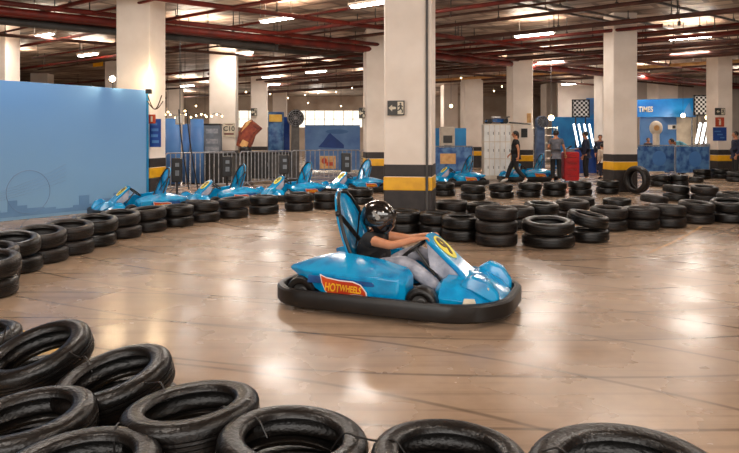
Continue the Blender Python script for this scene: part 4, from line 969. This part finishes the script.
# red tool cabinet
d = 21.6; o = thing('tool_cabinet', 'bright red rounded tool cabinet between two standing people', 'cabinet', (X(573, d), d+.3, 0), R(-5)); zt = 1.5-(152-138)*d/F
obj('cabinet_body', box(NB(), (0, 0, zt/2+.04), (.52, .5, zt-.08)), M_toolred, o, bevel=.05)
for k in range(4): q = obj('drawer', box(NB(), (0, -.26, .15+k*.21), (.44, .02, .19)), M_toolred, o, bevel=.008); obj('drawer_handle', box(NB(), (0, -.275, .21+k*.21), (.3, .012, .02)), mat('dark_red', (120, 10, 14), None, 3, .4), q)
for a in (-.2, .2): bm = NB(); bar(bm, (a, -.15, .04), (a+.03, -.15, .04), .04, 10); obj('caster', bm, M_blk, o)
o = thing('tool_crate', 'small clutter of grey tools on top of the red cabinet', 'tools', (X(572, d), d+.3, zt)); box(bm := NB(), (0, 0, .05), (.3, .2, .1)); obj('tray', bm, M_greyc, o, bevel=.01); bar(bm := NB(), (-.1, 0, .08), (.08, .02, .2), .03); obj('tool', bm, M_blk, o)
# counter walls right
def pitwall(x0, x1, d, zt, m, label, rz=0):
    w = X(x1, d)-X(x0, d); o = thing('pit_wall_panel', label, 'panel', (X((x0+x1)/2, d), d, 0), R(rz)); obj('panel_board', box(NB(), (0, 0, zt/2), (w, .1, zt)), m, o); return o, w
dW = 31.0
def zy(py, d): return 1.5+(138-py)*d/F
o, w = pitwall(552, 606, dW, zy(117, dW), M_sky, 'light blue pit wall behind the red cabinet')
o, w = pitwall(640, 676, 31.6, zy(117, 31.6), M_ban, 'dusty blue pit wall behind the round white head')
o, w = pitwall(676, 700, 31.7, zy(117, 31.7), M_cream, 'cream pit wall below the right end of the blue header')
d = 31; x0, x1 = X(628, d), X(696, d)
o = thing('header_sign', 'bright blue header board reading TIMES above the pit counter', 'sign', ((x0+x1)/2, d, 0)); zb, zt = zy(117, d), zy(98, d); w = x1-x0
prism(bm := NB(), [(-w/2, 0, zb), (w/2, 0, zb), (w/2, 0, zt), (-w/2, 0, zt-.1)], (0, 1, 0), .12); obj('header_board', bm, mat('header_blue', (20, 132, 206), (16, 96, 176), .9, .45), o)
bm = NB(); prism(bm, [(w*.28, -.01, zb+.02), (w*.36, -.01, zb+.5), (w*.40, -.01, zb+.7), (w*.42, -.01, zb+.4), (w*.49, -.01, zb+.02)], (0, -1, 0), .012); obj('mountain_print', bm, M_ban, o)
text('header_text', 'TIMES', .36, M_signw, o, frame_m((-w/2+.85, -.02, (zb+zt)/2-.1), (1, 0, 0), (0, 0, 1)), sx=.75)
bm = NB()
for a in (-w*.45, w*.45): bar(bm, (a, .06, 0), (a, .06, zb+.02), .04)
obj('support_post', bm, M_steel, o)
o = thing('header_sign', 'blue mountain print board left of the right column behind the checkered board', 'sign', (X(598, 30.6), 30.6, 0)); zb, zt = zy(119, 30.6), zy(98, 30.6)
obj('header_board', box(NB(), (0, 0, (zb+zt)/2), (1.1, .06, zt-zb)), M_ban, o); bm = NB(); prism(bm, [(-.5, -.035, zb+.02), (-.2, -.035, zb+.3), (0, -.035, zb+.2), (.3, -.035, zb+.45), (.5, -.035, zb+.02)], (0, -1, 0), .01); obj('mountain_print', bm, M_sky, o)
bar(bm := NB(), (0, .03, 0), (0, .03, zb), .04); obj('support_post', bm, M_steel, o)
# checkered boards
ckm = checker_mat()
for px0, px1, py0, py1, d, lab in ((572.5, 589, 100, 117, 29.8, 'black and white checkered board left of the right column'), (694, 711, 95.5, 115, 30.2, 'black and white checkered board at the right end of the blue header')):
    w = X(px1, d)-X(px0, d); h = zy(py0, d)-zy(py1, d); o = thing('checkered_board', lab, 'board', (X((px0+px1)/2, d), d, zy((py0+py1)/2, d)))
    obj('checker_face', box(NB(), (0, 0, 0), (w, .02, h)), ckm, o)
    bm = NB(); 
    for a, b, c_, e in ((0, h/2, w+.06, .05), (0, -h/2, w+.06, .05), (w/2, 0, .05, h), (-w/2, 0, .05, h)): box(bm, (a, 0, b), (c_, .06, e))
    obj('board_frame', bm, M_blk, o); zb = zy(py1, d)-zy((py0+py1)/2, d); zf = -zy((py0+py1)/2, d)
    bm = NB(); bar(bm, (w*.3, .03, zf), (w*.3, .03, zb), .03); bar(bm, (-w*.3, .03, zf), (-w*.3, .03, zb), .03); obj('support_post', bm, M_blk, o)
# slanted LED tube lights
def led(px, d, lab):
    a = (X(px-2.2, d), d, zy(124, d)); b = (X(px+2.2, d), d, zy(146, d)); o = thing('light_tube', lab, 'light', (a[0], a[1], b[2]), 0, 'slanted white light tubes')
    bm = NB(); bar(bm, (a[0]-a[0], 0, a[2]-b[2]), (b[0]-a[0], 0, 0), .035, 8); obj('tube', bm, M_led, o); bm = NB(); bar(bm, (0, .06, a[2]-b[2]), (b[0]-a[0], .06, 0), .045, 6); bar(bm, (b[0]-a[0], .06, 0), (b[0]-a[0], .06, -b[2]), .015, 5); obj('tube_mount', bm, M_white, o)
for i, px in enumerate((576, 581, 586.5, 591.5)): led(px, 29, '%s of the slanted white light tubes behind the navy-dressed person' % (['leftmost', 'second from left', 'third from left', 'rightmost'][i]))
for i, px in enumerate((699, 704, 709)):
    d = 29; a = (X(px+1.6, d), zy(123, d)); b = (X(px-2.6, d), zy(143, d)); o = thing('light_tube', '%s slanted white light tube under the right checkered board' % ['left', 'middle', 'right'][i], 'light', (b[0], d, b[1]), 0, 'slanted white light tubes')
    bm = NB(); bar(bm, (0, 0, 0), (a[0]-b[0], 0, a[1]-b[1]), .045, 8); obj('tube', bm, M_led, o); bm = NB(); bar(bm, (0, .07, -b[1]), (0, .07, 0), .015); bar(bm, (0, .07, 0), (a[0]-b[0], .07, a[1]-b[1]), .05, 6); obj('tube_mount', bm, M_white, o)
# round-headed cream figure stand
d = 27.6; o = thing('round_head_stand', 'cream round disc on a thick cream post at the pit counter', 'stand', (X(656, d), d, 0)); z = zy(128, d); r = 6.6*d/F
bm = NB(); ball(bm, (0, 0, z), (r, r*.55, r*1.1), 20); obj('round_head', bm, M_cream, o, smooth=60)
bm = NB(); bar(bm, (-.04, -r*.5, z), (-.04, -r*.58, z), r*.42, 16); obj('face_disc', bm, M_ocl, o); bar(bm := NB(), (.03, 0, .05), (.0, 0, z-r*.8), .14, 12); obj('post', bm, M_cream, o, smooth=40); bar(bm := NB(), (.03, 0, 0), (.03, 0, .06), .3, 16); obj('stand_base', bm, M_cream, o)
# counter desk behind banners
o = thing('pit_counter', 'low pale counter behind the blue pit banners', 'counter', (X(650, 28.4), 28.5, 0)); obj('counter_front', box(NB(), (0, 0, .5), (1.6, .6, 1.0)), M_ban, o); obj('counter_top', box(NB(), (0, 0, 1.03), (1.8, .7, .05)), M_white, o)
o = thing('pit_counter', 'blue counter under the slanted lights behind the navy-dressed person', 'counter', (X(590, 27.5), 27.6, 0)); obj('counter_front', box(NB(), (0, 0, .5), (1.7, .6, 1.0)), M_deep, o); obj('counter_top', box(NB(), (0, 0, 1.03), (1.8, .7, .05)), M_sky, o)
o = board('notice_sign', 'small white framed notice on the dusty blue pit wall', 'sign', X(674, 31.3), 31.5, zy(127, 31.4), .4, .22, M_white); obj('notice_print', box(NB(), (.09, -.018, 0), (.16, .006, .16)), M_signk, o)
o = board('notice_sign', 'white price board left of the right column, above the small person', 'sign', X(603, 30), 30, zy(129, 30), .5, .7, M_white); obj('notice_print', box(NB(), (0, -.018, 0), (.3, .006, .1)), M_signk, o)
# glowing bulbs
def globe(px, py, d, r, label, e=0):
    o = thing('glow_bulb', label, 'light bulb', (X(px, d), d, zy(py, d)), 0, 'warm glowing bulbs'); ball(bm := NB(), (0, 0, 0), (r, r, r), 10); obj('bulb', bm, M_warm, o); bar(bm := NB(), (0, 0, r), (0, 0, CZ-zy(py, d)), .006, 4); obj('bulb_cord', bm, M_blk, o)
    if e: point((X(px, d), d-.3, zy(py, d)), e, (1, .85, .65))
globe(683, 115.5, 30.4, .1, 'bright bulb below the blue header, left of the cream pit wall', 30)
globe(707.5, 117.5, 28.8, .1, 'bright bulb over the slanted tubes beside the rightmost column', 30)
globe(451, 106, 27, .07, 'bright bulb over the white ticket machine', 15)
BL = ['left of the column behind the lockers', 'by the column behind the lockers, upper', 'by the column behind the lockers, lower', 'right of the C10 column top', 'left of the far columns over the round fan', 'just above the round fan', 'above the far windows, leftmost', 'above the far windows, second from left', 'above the far windows, third from left', 'beside the far windows, lower than the rest', 'above the far windows, rightmost', 'over the blue banner stands, rightmost upper', 'over the grey cabinet', 'over the leftmost blue banner stand', 'over the narrow blue banner stand', 'right of the round fan']
for i, (px, py, d) in enumerate(((461, 78, 24), (502, 86.5, 26), (494, 91, 28), (246, 92, 24), (270, 94, 26), (288, 98, 26), (305, 95, 27), (318, 93, 27), (336, 92, 27), (341, 106, 30), (352, 88, 26), (196, 106, 22), (205, 115, 22), (168, 112, 20), (185, 111, 20), (308, 103, 25))):
    s = 'left' if px < 240 else ('middle' if px < 400 else 'right')
    globe(px, py, d, .028, 'small warm bulb hanging ' + BL[i])
# string lights along banners top
bm = NB()
lightp = thing('string_lights', 'string of warm fairy lights drooping behind the blue banner stands', 'string lights', (0, 0, 0)); dl = 20.0
P_ = [(X(160+62*k/24, dl), dl, zy(117-4*abs(math.sin(k*.5)), dl)) for k in range(25)]
path(bm, P_, .008, 4); obj('light_cord', bm, M_blk, lightp); bm = NB()
for p in P_[::2]: ball(bm, (p[0], p[1], p[2]-.04), (.025, .025, .03), 6)
q = obj('fairy_bulbs', bm, M_warm, lightp)

# ------------------------------------------------------------------ world, camera
w = bpy.data.worlds.new('World'); sc.world = w; w.use_nodes = True
w.node_tree.nodes['Background'].inputs[0].default_value = (1, .93, .86, 1); w.node_tree.nodes['Background'].inputs[1].default_value = .4
cam = bpy.data.cameras.new('Camera'); co = bpy.data.objects.new('Camera', cam); C.objects.link(co)
co.location = (0, 0, 1.5); co.rotation_euler = (PI/2, 0, 0)
cam.sensor_width = 36; cam.sensor_fit = 'HORIZONTAL'; cam.lens = 36*F/739; cam.shift_y = -(226.5-138)/739
cam.clip_end = 200
sc.camera = co
sc.view_settings.view_transform = 'Standard'; sc.view_settings.look = 'None'; sc.view_settings.exposure = 0
